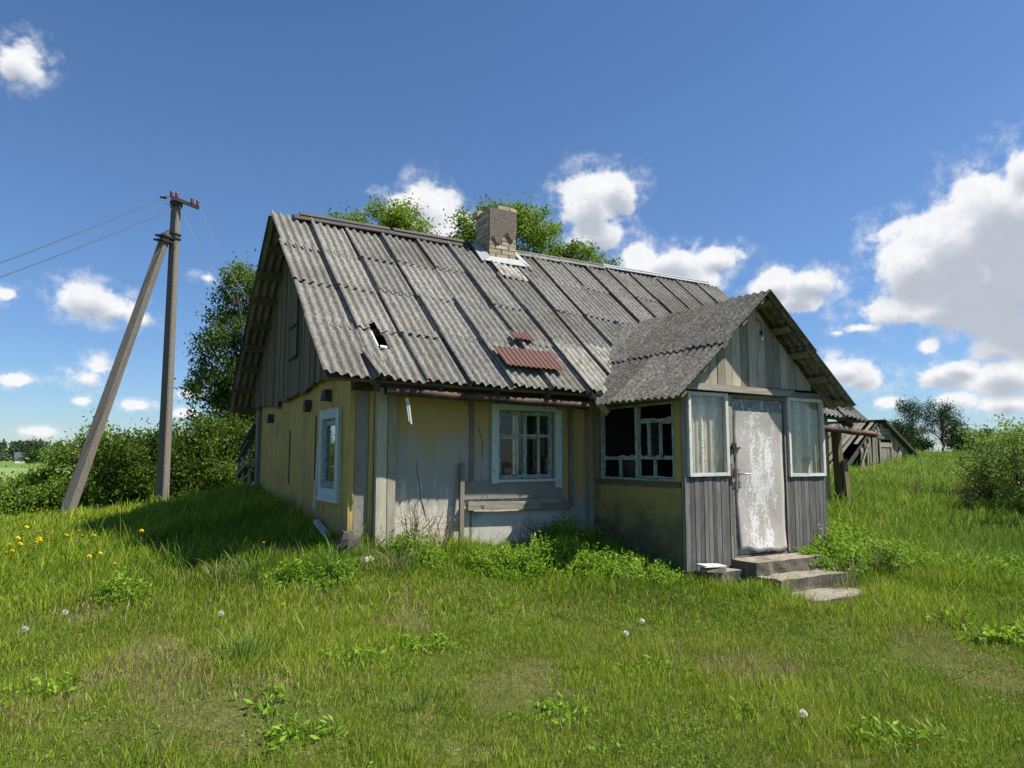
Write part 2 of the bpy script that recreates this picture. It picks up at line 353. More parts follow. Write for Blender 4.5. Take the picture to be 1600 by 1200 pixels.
def glass(name, alpha, tint=(.98, .97, .93), rough=.03, dirt=.0):
    m = bpy.data.materials.new(name); m.use_nodes = True; t = NT(m.node_tree); t.n.clear()
    g = t.node('ShaderNodeBsdfGlossy'); g.inputs['Roughness'].default_value = rough
    P = t.coord(); t.put(g.inputs['Normal'], t.bump(t.noise(P, 3, 2, .5), .12, .02)); g.inputs[0].default_value = (.9, .95, 1, 1)
    tr = t.node('ShaderNodeBsdfTransparent'); tr.inputs[0].default_value = tint + (1,)
    x = t.node('ShaderNodeMixShader'); x.inputs[0].default_value = alpha
    t.l.new(tr.outputs[0], x.inputs[1]); t.l.new(g.outputs[0], x.inputs[2])
    df = t.node('ShaderNodeBsdfDiffuse'); df.inputs[0].default_value = (.33, .33, .30, 1)
    y = t.node('ShaderNodeMixShader'); t.put(y.inputs[0], t.sstep(t.noise(P, 7, 6, .7), .4, .8, dirt * .3, dirt * 1.3))
    t.l.new(x.outputs[0], y.inputs[1]); t.l.new(df.outputs[0], y.inputs[2])
    o = t.node('ShaderNodeOutputMaterial'); t.l.new(y.outputs[0], o.inputs[0]); MATS[name] = m
glass('window_glass', .022, dirt=.04); glass('gable_glass', .35, dirt=.04); glass('porch_glass', .04, dirt=.10)
def lace():
    m = bpy.data.materials.new('lace'); m.use_nodes = True; t = NT(m.node_tree); t.n.clear()
    uv = t.node('ShaderNodeUVMap').outputs[0]; x, y, z = t.sep(uv)      # uv in metres
    lay = None
    for cx, wd in ((.10, .035), (.30, .055), (.52, .04)):
        bnd = t.sstep(t.m('ABSOLUTE', t.m('SUBTRACT', x, t.m('ADD', cx, t.m('MULTIPLY', t.m('SINE', t.m('MULTIPLY', y, 21.)), .012)))), wd, wd * .7)
        lay = bnd if lay is None else t.m('MAXIMUM', lay, bnd)
    v = t.voro(uv, 38); dots = t.sstep(v, .34, .42); rings = t.m('MULTIPLY', lay, t.sstep(v, .28, .42))
    a = t.m('MAXIMUM', t.m('MULTIPLY', rings, .95), t.m('ADD', .74, t.m('MULTIPLY', t.noise(t.scale(uv, 25, 2, 1), 1, 4, .6), .3)))
    c = t.mix(rings, (.60, .60, .56), (.93, .92, .88))
    d = t.node('ShaderNodeBsdfDiffuse'); t.put(d.inputs[0], c); tl = t.node('ShaderNodeBsdfTranslucent'); t.put(tl.inputs[0], c)
    xx = t.node('ShaderNodeMixShader'); xx.inputs[0].default_value = .3; t.l.new(d.outputs[0], xx.inputs[1]); t.l.new(tl.outputs[0], xx.inputs[2])
    tr = t.node('ShaderNodeBsdfTransparent'); yy = t.node('ShaderNodeMixShader'); t.put(yy.inputs[0], a)
    t.l.new(tr.outputs[0], yy.inputs[1]); t.l.new(xx.outputs[0], yy.inputs[2])
    o = t.node('ShaderNodeOutputMaterial'); t.l.new(yy.outputs[0], o.inputs[0]); MATS['lace'] = m
lace()
def fn(t):
    g = t.node('ShaderNodeTexCoord').outputs['Object']; return t.mix(t.noise(g, 2, 3, .5), (.55, .57, .55), (.7, .72, .7))
mat('far_wall', fn, .9, .1)
mat('far_roof', lambda t: (.09, .095, .11), .9, .1)

# ------------------------------------------------------------------ helpers
def link(o): C.collection.objects.link(o); return o
def tag(o, label=None, cat=None, group=None, kind=None):
    if label: o['label'] = label
    if cat: o['category'] = cat
    if group: o['group'] = group
    if kind: o['kind'] = kind
    return o
def empty(name, loc, rz=0, **kw):
    o = link(bpy.data.objects.new(name, None)); o.location = loc; o.rotation_euler = (0, 0, rz); o.empty_display_size = .2
    return tag(o, **kw)

class MB:
    def __init__(s): s.v = []; s.f = []; s.uv = []; s.t = []; s.sm = []
    def face(s, pts, uvs=None, tone=.5, smooth=False):
        i = len(s.v); s.v += [tuple(p) for p in pts]; s.f.append(tuple(range(i, i + len(pts))))
        s.uv += uvs if uvs else [(0, 0)] * len(pts); s.t += [tone] * len(pts); s.sm.append(smooth)
    def hexa(s, c, tone=None):
        """c = 8 corners: bottom 4 ccw, top 4 ccw"""
        if tone is None: tone = random.random()
        c = [Vector(p) for p in c]; i = len(s.v)
        e = [(c[1] - c[0]).length, (c[3] - c[0]).length, (c[4] - c[0]).length]
        for q in ((0, 3, 2, 1), (4, 5, 6, 7), (0, 1, 5, 4), (1, 2, 6, 5), (2, 3, 7, 6), (3, 0, 4, 7)):
            p = [c[k] for k in q]; l1 = (p[1] - p[0]).length; l2 = (p[2] - p[1]).length
            o = random.random() * 5
            uv = [(0, o), (0, o + l1), (l2, o + l1), (l2, o)] if l1 > l2 else [(0, o), (l1, o), (l1, o + l2), (0, o + l2)]
            s.face(p, uv, tone)
    def box(s, x0, x1, y0, y1, z0, z1, tone=None, j=0.):
        J = lambda: random.uniform(-j, j)
        c = [(x, y, z) for z in (z0, z1) for x, y in ((x0, y0), (x1, y0), (x1, y1), (x0, y1))]
        s.hexa([(a + J(), b + J(), d + J()) for a, b, d in c], tone)
    def beam(s, a, b, w, h, up=(0, 0, 1), tone=None, w2=None, h2=None):
        a = Vector(a); b = Vector(b); d = (b - a).normalized(); sd = d.cross(Vector(up))
        if sd.length < .01: sd = d.cross(Vector((1, 0, 0)))
        sd.normalize(); u = sd.cross(d).normalized(); w2 = w if w2 is None else w2; h2 = h if h2 is None else h2
        A = [a + sd * x * w / 2 + u * y * h / 2 for x, y in ((-1, -1), (1, -1), (1, 1), (-1, 1))]
        B = [b + sd * x * w2 / 2 + u * y * h2 / 2 for x, y in ((-1, -1), (1, -1), (1, 1), (-1, 1))]
        s.hexa(A + B, tone)
    def tube(s, pts, rad, n=8, caps=True, tone=.5):
        pts = [Vector(p) for p in pts]; rings = []; N = len(pts)
        for i, p in enumerate(pts):
            d = (pts[min(i + 1, N - 1)] - pts[max(i - 1, 0)]).normalized()
            a = d.cross(Vector((0, 0, 1))) if abs(d.z) < .95 else d.cross(Vector((1, 0, 0))); a.normalize(); b = d.cross(a)
            r = rad[i] if isinstance(rad, (list, tuple)) else rad
            rings.append([p + (a * math.cos(2 * math.pi * k / n) + b * math.sin(2 * math.pi * k / n)) * r for k in range(n)])
        i0 = len(s.v)
        for r in rings: s.v += [tuple(p) for p in r]
        for i in range(N - 1):
            for k in range(n):
                k2 = (k + 1) % n; s.f.append((i0 + i * n + k, i0 + i * n + k2, i0 + (i + 1) * n + k2, i0 + (i + 1) * n + k)); s.sm.append(True)
                s.uv += [(k / n, i), ((k + 1) / n, i), ((k + 1) / n, i + 1), (k / n, i + 1)]; s.t += [tone] * 4
        if caps:
            s.face(rings[0][::-1], None, tone); s.face(rings[-1], None, tone)
    def build(s, name, m, parent=None, bevel=0, **kw):
        me = bpy.data.meshes.new(name); me.from_pydata(s.v, [], s.f)
        uvl = me.uv_layers.new(name='UVMap'); uvl.data.foreach_set('uv', np.array(s.uv, dtype=np.float32).ravel())
        at = me.attributes.new('tone', 'FLOAT', 'CORNER'); at.data.foreach_set('value', np.array(s.t, dtype=np.float32))
        me.polygons.foreach_set('use_smooth', s.sm); me.materials.append(MATS[m])
        o = link(bpy.data.objects.new(name, me)); o.parent = parent
        if bevel:
            b = o.modifiers.new('bevel', 'BEVEL'); b.width = bevel; b.segments = 1; b.limit_method = 'ANGLE'
        return tag(o, **kw)

def npmesh(name, V, faces, m, parent=None, tone=None, col=None, **kw):
    """faces: list of int arrays (k, n); tone/col per vertex"""
    me = bpy.data.meshes.new(name); me.vertices.add(len(V)); me.vertices.foreach_set('co', np.asarray(V, np.float32).ravel())
    loops = np.concatenate([f.ravel() for f in faces]); tot = np.concatenate([np.full(len(f), f.shape[1]) for f in faces])
    st = np.concatenate([[0], np.cumsum(tot)[:-1]])
    me.loops.add(len(loops)); me.loops.foreach_set('vertex_index', loops.astype(np.int32))
    me.polygons.add(len(tot)); me.polygons.foreach_set('loop_start', st.astype(np.int32))
    me.polygons.foreach_set('use_smooth', np.zeros(len(tot), bool))
    if tone is not None:
        a = me.attributes.new('tone', 'FLOAT', 'POINT'); a.data.foreach_set('value', np.asarray(tone, np.float32))
    if col is not None:
        a = me.attributes.new('col', 'FLOAT_COLOR', 'POINT'); a.data.foreach_set('color', np.concatenate([col, np.ones((len(col), 1))], 1).astype(np.float32).ravel())
    me.update(calc_edges=True); me.materials.append(MATS[m])
    o = link(bpy.data.objects.new(name, me)); o.parent = parent
    return tag(o, **kw)

# value noise
_g = rng.random((256, 256))
def vnoise(x, y):
    xi = np.floor(x).astype(int); yi = np.floor(y).astype(int); fx = x - xi; fy = y - yi
    fx = fx * fx * (3 - 2 * fx); fy = fy * fy * (3 - 2 * fy)
    g = lambda a, b: _g[a % 256, b % 256]
    return (g(xi, yi) * (1 - fx) + g(xi + 1, yi) * fx) * (1 - fy) + (g(xi, yi + 1) * (1 - fx) + g(xi + 1, yi + 1) * fx) * fy
def fbm(x, y, o=4, ):
    r = 0; a = .5; t = 0
    for i in range(o): r = r + a * vnoise(x * 2 ** i + 17.3 * i, y * 2 ** i + 5.1 * i); t += a; a *= .5
    return r / t
def sst(v, a, b):
    t = np.clip((v - a) / (b - a), 0, 1); return t * t * (3 - 2 * t)

# ------------------------------------------------------------------ ground
HO = np.array([-1.83, 8.07]); HU = np.array([math.sin(R(60)), math.cos(R(60))]); HV = np.array([-HU[1], HU[0]])
def hp(u, v): return tuple(HO + HU * u + HV * v)
CP = [(0, 0, 0), (6, 0, 0), (-6, 0, 0), (0, -6, 0), (20, -10, 0), (-20, -10, 0), (0, 5, 0), (4, 5, 0), (-4, 5, .02), (-7, 6, .1), (8, 6, .0),
 (0, 6.6, .12), (-3, 6.8, .22), (3.2, 7, .06),
 hp(0, -.1) + (.55,), hp(1.2, -.2) + (.48,), hp(2.6, -.2) + (.40,), hp(3.3, -.6) + (.33,), hp(3.4, -1.75) + (.2,), hp(4.6, -2.9) + (.02,), hp(6, -1.9) + (.25,),
 hp(6.2, 0) + (.5,), hp(8.5, 0) + (.75,), hp(4, 3) + (.6,), hp(-.1, 1.4) + (.68,), hp(-.1, 2.8) + (.80,), hp(-.1, 5.6) + (1.0,), hp(-1.6, 1.2) + (.5,), hp(-1.8, -.3) + (.27,),
 hp(-2, 4.5) + (.62,), (-7, 11, .36), (-9, 11.5, .36), (-8.1, 13.2, .55), (-7.1, 14.5, .53), (-10, 12.8, .45), (-7.5, 8, .3), (-10, 9, .25), (-14, 10, .1),
 (-13, 16, -.1), (-8, 18, .4), (-18, 22, -.9), (-30, 40, -1.3), (-60, 80, -1.5), (-3, 20, 1.1), (0, 25, 1.3), (-100, 200, -1.5), (-250, 400, -1.2), (-800, 800, -1),
 (13, 26, 1.05), (15.5, 28.5, 1.55), (17.6, 30, 1.62), (9.4, 16, .93), (8, 12, .52), (6.1, 10.2, .36), (10.5, 14.5, .72), (12.6, 18, .98), (7, 8.6, .12), (9, 10.5, .3), (14, 14, .7),
 (22, 36, 1.66), (38, 60, 1.85), (70, 120, 2.1), (20, 24, 1.3), (60, 60, 1.8), (0, 60, .8), (0, 150, .3), (300, 400, 1.0), (800, 800, 0), (0, 900, -1), (200, 100, 1.6), (-200, 60, -1.4)]
CP = np.array(CP); _P = CP[:, :2]
def warp(P): r = np.linalg.norm(P, axis=1, keepdims=True) + 1e-6; return P / r * (10 * np.arcsinh(r / 10))
_W = warp(_P); _D = np.linalg.norm(_W[:, None] - _W[None], axis=2)
_A = np.block([[-_D, np.ones((len(CP), 1)), _W], [np.ones((1, len(CP))), np.zeros((1, 3))], [_W.T, np.zeros((2, 3))]])
_c = np.linalg.solve(_A, np.concatenate([CP[:, 2], [0, 0, 0]]))
def H(x, y):
    x = np.atleast_1d(np.asarray(x, float)); y = np.atleast_1d(np.asarray(y, float)); out = np.empty(len(x))
    for i in range(0, len(x), 50000):
        P = warp(np.stack([x[i:i + 50000], y[i:i + 50000]], 1)); D = np.sqrt(((P[:, None] - _W[None]) ** 2).sum(2) + .02)
        out[i:i + 50000] = -D @ _c[:len(CP)] + _c[len(CP)] + P @ _c[len(CP) + 1:]
    d = np.hypot(x, y)
    out += (fbm(x * 1.3 + 40, y * 1.3 + 40, 3) - .5) * .10 * np.clip((40 - d) / 20, 0, 1) + (fbm(x / 30 + 9, y / 30, 3) - .5) * .5 * np.clip((d - 60) / 60, 0, 1)
    return out
def h1(x, y): return float(H([x], [y])[0])
gx = np.sinh(np.linspace(-5.6, 5.6, 300)) * 11.0; gy = np.sinh(np.linspace(-2.2, 6.1, 360)) * 7.0 + 7
X, Y = np.meshgrid(gx, gy); Z = H(X.ravel(), Y.ravel()); nx, ny = len(gx), len(gy)
idx = np.arange(nx * ny).reshape(ny, nx); fq = np.stack([idx[:-1, :-1], idx[:-1, 1:], idx[1:, 1:], idx[1:, :-1]], -1).reshape(-1, 4)
g = npmesh('ground', np.stack([X.ravel(), Y.ravel(), Z], 1), [fq], 'ground', kind='structure'); g.data.polygons.foreach_set('use_smooth', np.ones(len(fq), bool))

# ------------------------------------------------------------------ farmhouse (local x = along the front, y = into the house, z up)
WL, WD, RV, RZ, EZ = 8.45, 5.6, 2.8, 5.2, 2.45
SLOPE = (RZ - EZ) / (RV + .5)
house = empty('farmhouse', (HO[0], HO[1], 0), R(30), label='derelict yellow single-storey cottage with grey corrugated roof and a front porch', cat='house')
def part(mb, name, m, label=None, parent=house, bevel=0): return mb.build(name, m, parent, bevel=bevel, label=label)
def psplit(mb, name, m, parent=house, bevel=0):
    """every box of the builder becomes a part of its own"""
    k = 0
    for i in range(0, len(mb.f), 6):
        q = MB(); q.v = mb.v[k:k + 24]; q.uv = mb.uv[k:k + 24]; q.t = mb.t[k:k + 24]; q.sm = mb.sm[i:i + 6]; q.f = [tuple(a - k for a in f) for f in mb.f[i:i + 6]]; k += 24
        q.build(name, m, parent, bevel=bevel)
def rz_front(u, v): return EZ + (v + .5) * SLOPE - sag(u, v)
def sag(u, v): return .0034 * u * u * max(0, 1 - (v + .5) / 3.3) + .03 * math.sin(u * 1.3) * .5

# --- front wall
def wrect(mb, u0, u1, z0, z1, v0=0., v1=.12, tone=.5, n=6):
    mb.box(u0, u1, v0, v1, z0, z1, tone)
b = MB(); wu0, wu1, wz0, wz1 = 1.90, 2.76, 1.31, 2.2
wrect(b, .0, 1.53, .2, 2.44); wrect(b, 1.53, wu0, .2, 2.44, .012, .12); wrect(b, wu0, wu1, .2, wz0, .012, .12); wrect(b, wu0, wu1, wz1, 2.44, .012, .12)
wrect(b, wu1, 3.4, .2, 2.44, .005, .12); wrect(b, 3.4, 5.9, .2, 2.44); wrect(b, 5.9, WL, .2, 2.3)
part(b, 'front_wall', 'front_paint')
b = MB()
for vv, z0, z1 in ((0, .2, wz0),): pass
gw0, gw1, gz0, gz1 = .47, 1.10, 1.22, 2.10
wz = 2.62
b.box(-.0, .12, .125, gw0, .25, wz); b.box(0, .12, gw0, gw1, .25, gz0); b.box(0, .12, gw0, gw1, gz1, wz)
prev = gw1
for vv in (1.75, 2.5, 3.45, 4.4, 5.25):
    q = random.uniform(0, .012); b.box(-q, .12, prev + .004, vv, .25, wz, .5); prev = vv + .004
part(b, 'gable_wall', 'yellow_paint')
b = MB(); b.box(0, WL, WD - .12, WD, .2, 2.5); b.box(WL - .12, WL, .125, WD - .125, .2, 2.5)
for k in range(12):
    v = .2 + k * .44; zt = min(EZ + (v + .5) * SLOPE, EZ + (2 * RV + .5 - v) * SLOPE) - .15; b.box(WL - .1, WL - .02, v, v + .44, 2.505, max(2.6, zt))
part(b, 'rear_wall', 'wood_grey')
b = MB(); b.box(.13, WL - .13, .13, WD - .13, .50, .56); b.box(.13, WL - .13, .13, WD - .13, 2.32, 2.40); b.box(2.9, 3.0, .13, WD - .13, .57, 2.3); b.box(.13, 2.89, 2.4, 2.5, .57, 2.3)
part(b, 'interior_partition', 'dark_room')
b = MB(); b.box(-.06, WL + .03, -.05, .0, .05, .36, .5); b.box(-.07, -.003, -.05, WD, .1, .5)
part(b, 'foundation', 'plaster_grey')
# corner boards and planks
b = MB(); b.box(-.03, .03, -.03, -.003, .45, 2.47, .5, .004); b.box(-.03, -.003, -.003, .13, .45, 2.5, .5, .004); b.box(.20, .25, -.035, -.003, .5, 2.46, .4, .004)
psplit(b, 'corner_board', 'yellow_paint')
b = MB(); b.box(.035, .20, -.02, -.003, .42, 2.45, .5, .003); part(b, 'corner_panel', 'plaster_grey')
b = MB(); b.box(.265, .395, -.10, -.04, .40, 2.40, .8, .006); b.box(.405, .505, -.095, -.04, .44, 2.41, .3, .006); psplit(b, 'corner_plank', 'wood_cream')
b = MB(); b.box(1.50, 1.56, -.018, -.003, .5, 2.30, .3, .004); b.box(2.98, 3.05, -.03, -.003, .95, 2.38, .3, .004); b.box(3.26, 3.32, -.02, -.003, .4, 2.4, .6, .003)
b.box(1.49, 1.545, -.04, -.02, 2.08, 2.32, .2, .004)
psplit(b, 'wall_batten', 'wood_grey')
b = MB(); b.beam((1.345, -.10, .40), (1.375, -.06, 1.53), .055, .045, (0, 1, 0), .45); part(b, 'leaning_post', 'wood_grey')
b = MB(); b.beam((1.44, -.07, 1.005), (2.46, -.075, .985), .10, .07, (0, 1, 0), .9, .10, .06); b.beam((2.44, -.062, .97), (2.96, -.06, .955), .085, .05, (0, 1, 0), .35)
b.beam((1.40, -.05, 1.03), (1.66, -.10, 1.0), .035, .03, (0, 1, 0), .5)
psplit(b, 'bench_board', 'wood_grey')
b = MB(); b.box(1.42, 2.78, -.022, -.003, 1.08, 1.30, .5, .004); b.hexa([(2.78, -.02, 1.08), (2.97, -.02, .98), (2.97, -.003, .98), (2.78, -.003, 1.08), (2.78, -.02, 1.30), (2.80, -.02, 1.30), (2.80, -.003, 1.30), (2.78, -.003, 1.30)], .5)
b.box(1.42, 2.96, -.016, -.003, .3, .92, .5, .004)
part(b, 'plaster_patch', 'plaster_pale')
r_ = random.Random(21)
for cu, cz, ln, di in ((.80, 1.55, .7, -1.4), (1.15, .95, .5, -1.7), (1.62, 2.0, .45, -1.5), (3.12, 1.5, .6, -1.6), (2.2, .8, .4, -.5)):
    b = MB(); p = Vector((cu, -.0035 if cu < 1.5 else .0085, cz)); a = di
    if 1.6 < cu < 2.9 and cz < 1.3: p.y = -.0185
    pts = [p.copy()]
    for k in range(9): a += r_.uniform(-.5, .5) * .6; a = a * .7 + di * .3; p = p + Vector((math.cos(a), 0, math.sin(a))) * ln / 9; pts.append(p.copy())
    b.tube(pts, [.002 + .0025 * math.sin(math.pi * k / 9) for k in range(10)], 4); part(b, 'wall_crack', 'iron')
# eave underside: plates and rafter tails
b = MB()
b.box(-.02, WL, -.075, -.002, 2.36, 2.43, .3, .004); b.box(.2, 8.6, -.40, -.34, 2.40, 2.45, .3, .006)
for k in range(12):
    u = .15 + k * .74; b.beam((u, -.46, 2.36 - sag(u, -.46)), (u, RV, RZ - .16), .055, .10, (0, 0, 1), .4)
    b.beam((u, WD + .48, 2.30), (u, RV, RZ - .16), .055, .10, (0, 0, 1), .4)
psplit(b, 'rafter', 'wood_dark')
b = MB()
for k in range(9):
    s = .12 + k * .52; v = -.5 + s * 3.3 / 4.296; z = EZ + (v + .5) * SLOPE - .055
    b.beam((-.44 + random.uniform(0, .05), v, z), (4.2, v, z - sag(4.2, v)), .12, .035, (0, -SLOPE, 1), .4)
    b.beam((4.2, v, z - sag(4.2, v)), (8.7, v, z - sag(8.7, v)), .12, .035, (0, -SLOPE, 1), .4)
    v2 = 2 * RV - v; b.beam((-.42 + random.uniform(-.04, .05), v2, z + .0), (8.7, v2, z), .13, .035, (0, SLOPE, 1), .6)
psplit(b, 'roof_batten', 'wood_olive')
# gable boarding
b = MB(); v = .18
while v < 5.5:
    wd = random.uniform(.07, .13) if not 2.15 < v < 2.9 else random.uniform(.2, .24)
    vc = v + wd / 2; zt = min(EZ + (vc + .5) * SLOPE, EZ + (2 * RV + .5 - vc) * SLOPE) - .13
    zb = 2.50 + .06 * math.sin(vc * 1.6) + random.uniform(-.03, .03) + (-.09 if vc > 3.6 else 0)
    if zt > zb + .03:
        q = random.uniform(0, .02); dz = wd / 2 * SLOPE * (1 if vc < RV else -1); x0, x1 = -.075 - q, -.05 - q
        b.hexa([(x0, v, zb), (x0, v + wd, zb + random.uniform(-.02, .02)), (x1, v + wd, zb), (x1, v, zb), (x0, v, zt - dz), (x0, v + wd, zt + dz), (x1, v + wd, zt + dz), (x1, v, zt - dz)])
    v += wd + random.uniform(.004, .014)
part(b, 'gable_boarding', 'wood_olive')
b = MB(); b.box(-.13, -.10, 2.32, 2.80, 3.02, 3.05, .2); b.box(-.12, -.10, 2.30, 2.33, 3.05, 4.1, .2); b.box(-.125, -.10, 2.34, 2.82, 3.50, 3.53, .1)
part(b, 'loft_hatch', 'wood_dark')
b = MB()
for vv, zz, s in ((.92, 2.37, .15), (1.86, 2.30, .15), (4.3, 2.24, .15)): b.box(-.09, .02, vv - s / 2, vv + s / 2, zz - s / 2, zz + s / 2, random.random(), .012)
psplit(b, 'log_end', 'wood_dark', bevel=.012)
b = MB(); b.beam((-.06, 1.30, .95), (-.05, 1.20, 1.75), .03, .025, (1, 0, 0), .9); part(b, 'white_stick', 'paint_white')
b = MB(); b.beam((-.07, 1.15, .80), (-.09, .28, .60), .04, .08, (1, 0, 0), .9); part(b, 'loose_board', 'paint_blue')
b = MB()
for k, (vv, z0, z1) in enumerate(((1.02, 1.3, 2.15), (2.5, 1.2, 2.0))): b.box(-.016, -.001, vv + .5, vv + .509, z0, z1, .1)
psplit(b, 'wall_crack_strip', 'wood_dark')
# rear corner posts and remains of a lean-to
b = MB(); b.box(-.06, .08, 5.28, 5.45, .7, 2.45, .4, .01); b.box(-.04, .1, 5.47, 5.66, .7, 2.45, .2, .01)
b.beam((-.1, 5.7, .9), (-.12, 5.72, 1.75), .16, .03, (1, 0, 0), .5); b.beam((-.16, 5.9, .9), (-.2, 5.95, 1.6), .12, .03, (1, 0, 0), .8); b.beam((-.3, 6.1, .9), (-.22, 6.12, 1.5), .09, .03, (1, 0, 0), .6)
b.beam((-.15, 5.6, 1.45), (-.2, 6.2, 1.25), .05, .14, (1, 0, 0), .5); b.beam((.0, 5.6, 2.2), (-.15, 6.1, 1.75), .2, .02, (0, 0, 1), .1); b.beam((-.1, 5.75, 1.9), (-.22, 6.2, 1.5), .12, .02, (0, 0, 1), .3)
psplit(b, 'leanto_remains', 'wood_grey')

# --- roof sheets
def sheet(mb, org, U, S, N, u0, u1, s0, s1, tone, amp=.0215, pitch=.115, lift=.034, low=.02, rot=0., skip=None, clip=None, ragged=.004, phase=0, sagf=None, per=8):
    nu = max(4, int(round((u1 - u0) / pitch * per))); ns = 7; grid = [[], []]
    rag = [random.uniform(-1, 1) for _ in range(nu + 1)]
    for a in range(ns + 1):
        rows = [[], []]
        for i in range(nu + 1):
            fu = i / nu; fs = a / ns; u = u0 + (u1 - u0) * fu; s = s0 + (s1 - s0) * fs
            if a == 0: s += rag[i] * ragged
            uu = u + rot * (s - s0); ss = s - rot * (u - u0) * .5
            if clip: uu = clip(uu, ss)
            n = amp * math.sin(2 * math.pi * ((u - u0) / pitch) + phase) + lift * (1 - fu) ** 1.5 + low * (1 - fs) + .015
            for k, dn in ((0, 0), (1, -.007)):
                p = org + U * uu + S * ss + N * (n + dn)
                if sagf: p = p - Vector((0, 0, sagf(p.x, p.y)))
                rows[k].append(p)
        grid[0].append(rows[0]); grid[1].append(rows[1])
    def f(a, b_, c, d, sm=True): mb.face([a, b_, c, d], None, tone, sm)
    # shared verts for smooth shading
    for k in (0, 1):
        i0 = len(mb.v); W = nu + 1
        for a in range(ns + 1): mb.v += [tuple(p) for p in grid[k][a]]
        for a in range(ns):
            for i in range(nu):
                if skip and skip(u0 + (u1 - u0) * (i + .5) / nu, s0 + (s1 - s0) * (a + .5) / ns): continue
                q = (i0 + a * W + i, i0 + a * W + i + 1, i0 + (a + 1) * W + i + 1, i0 + (a + 1) * W + i)
                mb.f.append(q if k == 0 else q[::-1]); mb.sm.append(True); mb.uv += [(0, 0)] * 4; mb.t += [tone] * 4
    g0, g1 = grid
    for i in range(nu):
        for a in (0, ns): f(g0[a][i], g0[a][i + 1], g1[a][i + 1], g1[a][i])
    for a in range(ns):
        if skip and skip(u0, s0 + (s1 - s0) * (a + .5) / ns): continue
        for i in (0, nu): f(g0[a][i], g0[a + 1][i], g1[a + 1][i], g1[a][i])
SL = math.hypot(3.3, 2.75)
Sv = Vector((0, 3.3, 2.75)) / SL; Nv = Vector((0, -2.75, 3.3)) / SL; Ux = Vector((1, 0, 0)); org = Vector((0, -.5, EZ))
b = MB(); edges = [-.48, .12]
while edges[-1] < 8.6: edges.append(edges[-1] + random.uniform(.555, .595))
def hole(u, s): return (.28 < u < .44 and .66 < s < 1.12 and not (u > .38 and s > 1.0))
for i in range(len(edges) - 1):
    u0, u1 = edges[i], edges[i + 1] + .05; wob = random.uniform(-.012, .012)
    for j in range(4):
        s0 = j * 1.06 - .02 + random.uniform(-.025, .03); s1 = (j + 1) * 1.06 + .11 if j < 3 else 4.31
        tone = random.uniform(.15, .7)
        um = (u0 + u1) / 2
        if j == 3 and 3.1 < um < 3.5: tone = .93
        if j == 0 and 3.1 < um < 3.9: tone = .82
        jit = random.uniform(-.018, .018)
        sheet(b, org, Ux, Sv, Nv, u0 + jit + wob * j, u1 + jit + wob * j, s0, s1, tone, rot=random.uniform(-.012, .012), lift=random.uniform(.028, .06), low=random.uniform(.004, .014),
              skip=hole if i in (0, 1, 2) else None, ragged=.006 if j else .012, sagf=sag)
    if 3.0 < edges[i] < 3.7: pass
part(b, 'front_roof_slope', 'slate_roof')
b = MB(); S2 = Vector((0, -3.3, 2.75)) / SL; N2 = Vector((0, 2.75, 3.3)) / SL; org2 = Vector((0, 2 * RV + .5, EZ - .03))
for i in range(16):
    u0 = -.47 + i * .575
    for j in range(4):
        sheet(b, org2, Ux, S2, N2, u0, min(8.75, u0 + .62), j * 1.06 - random.uniform(-.02, .05), min(4.3, (j + 1) * 1.06 + .1), random.uniform(.1, .6), lift=.02, per=6)
part(b, 'back_roof_slope', 'slate_roof')
b = MB(); sheet(b, org, Ux, Sv, Nv, 1.83, 2.72, .28, .74, .5, amp=.010, pitch=.075, lift=.02, low=.012, per=8, ragged=.001); part(b, 'red_roof_patch', 'red_sheet', 'larger red corrugated patch near the eave')
for v in range(len(b.v)): pass
o = bpy.data.objects['red_roof_patch']; o.location = (0, -.06, .075)
b = MB(); sheet(b, org, Ux, Sv, Nv, 2.28, 2.63, 1.02, 1.22, .5, amp=.010, pitch=.075, lift=.02, low=.012, per=8, ragged=.001)
o = part(b, 'red_roof_patch', 'red_sheet', 'smaller red corrugated patch higher up'); o.location = (0, -.05, .06)
def onr(u, s, n=0.): p = org + Ux * u + Sv * s + Nv * n; return p - Vector((0, 0, sag(p.x, p.y)))
b = MB(); b.beam(onr(.275, .62, .06), onr(.28, .98, .05), .018, .008, tuple(Nv), .9); b.beam(onr(.31, .635, .05), onr(.39, .63, .05), .045, .01, tuple(Nv), .9)
psplit(b, 'pale_roof_shard', 'paint_white')
# broken sheet pieces along the eave
b = MB(); sheet(b, org, Ux, Sv, Nv, .10, .34, -.05, .52, .5, rot=-.10, lift=.05, low=.05, ragged=.03, sagf=sag); part(b, 'broken_sheet', 'slate_roof')
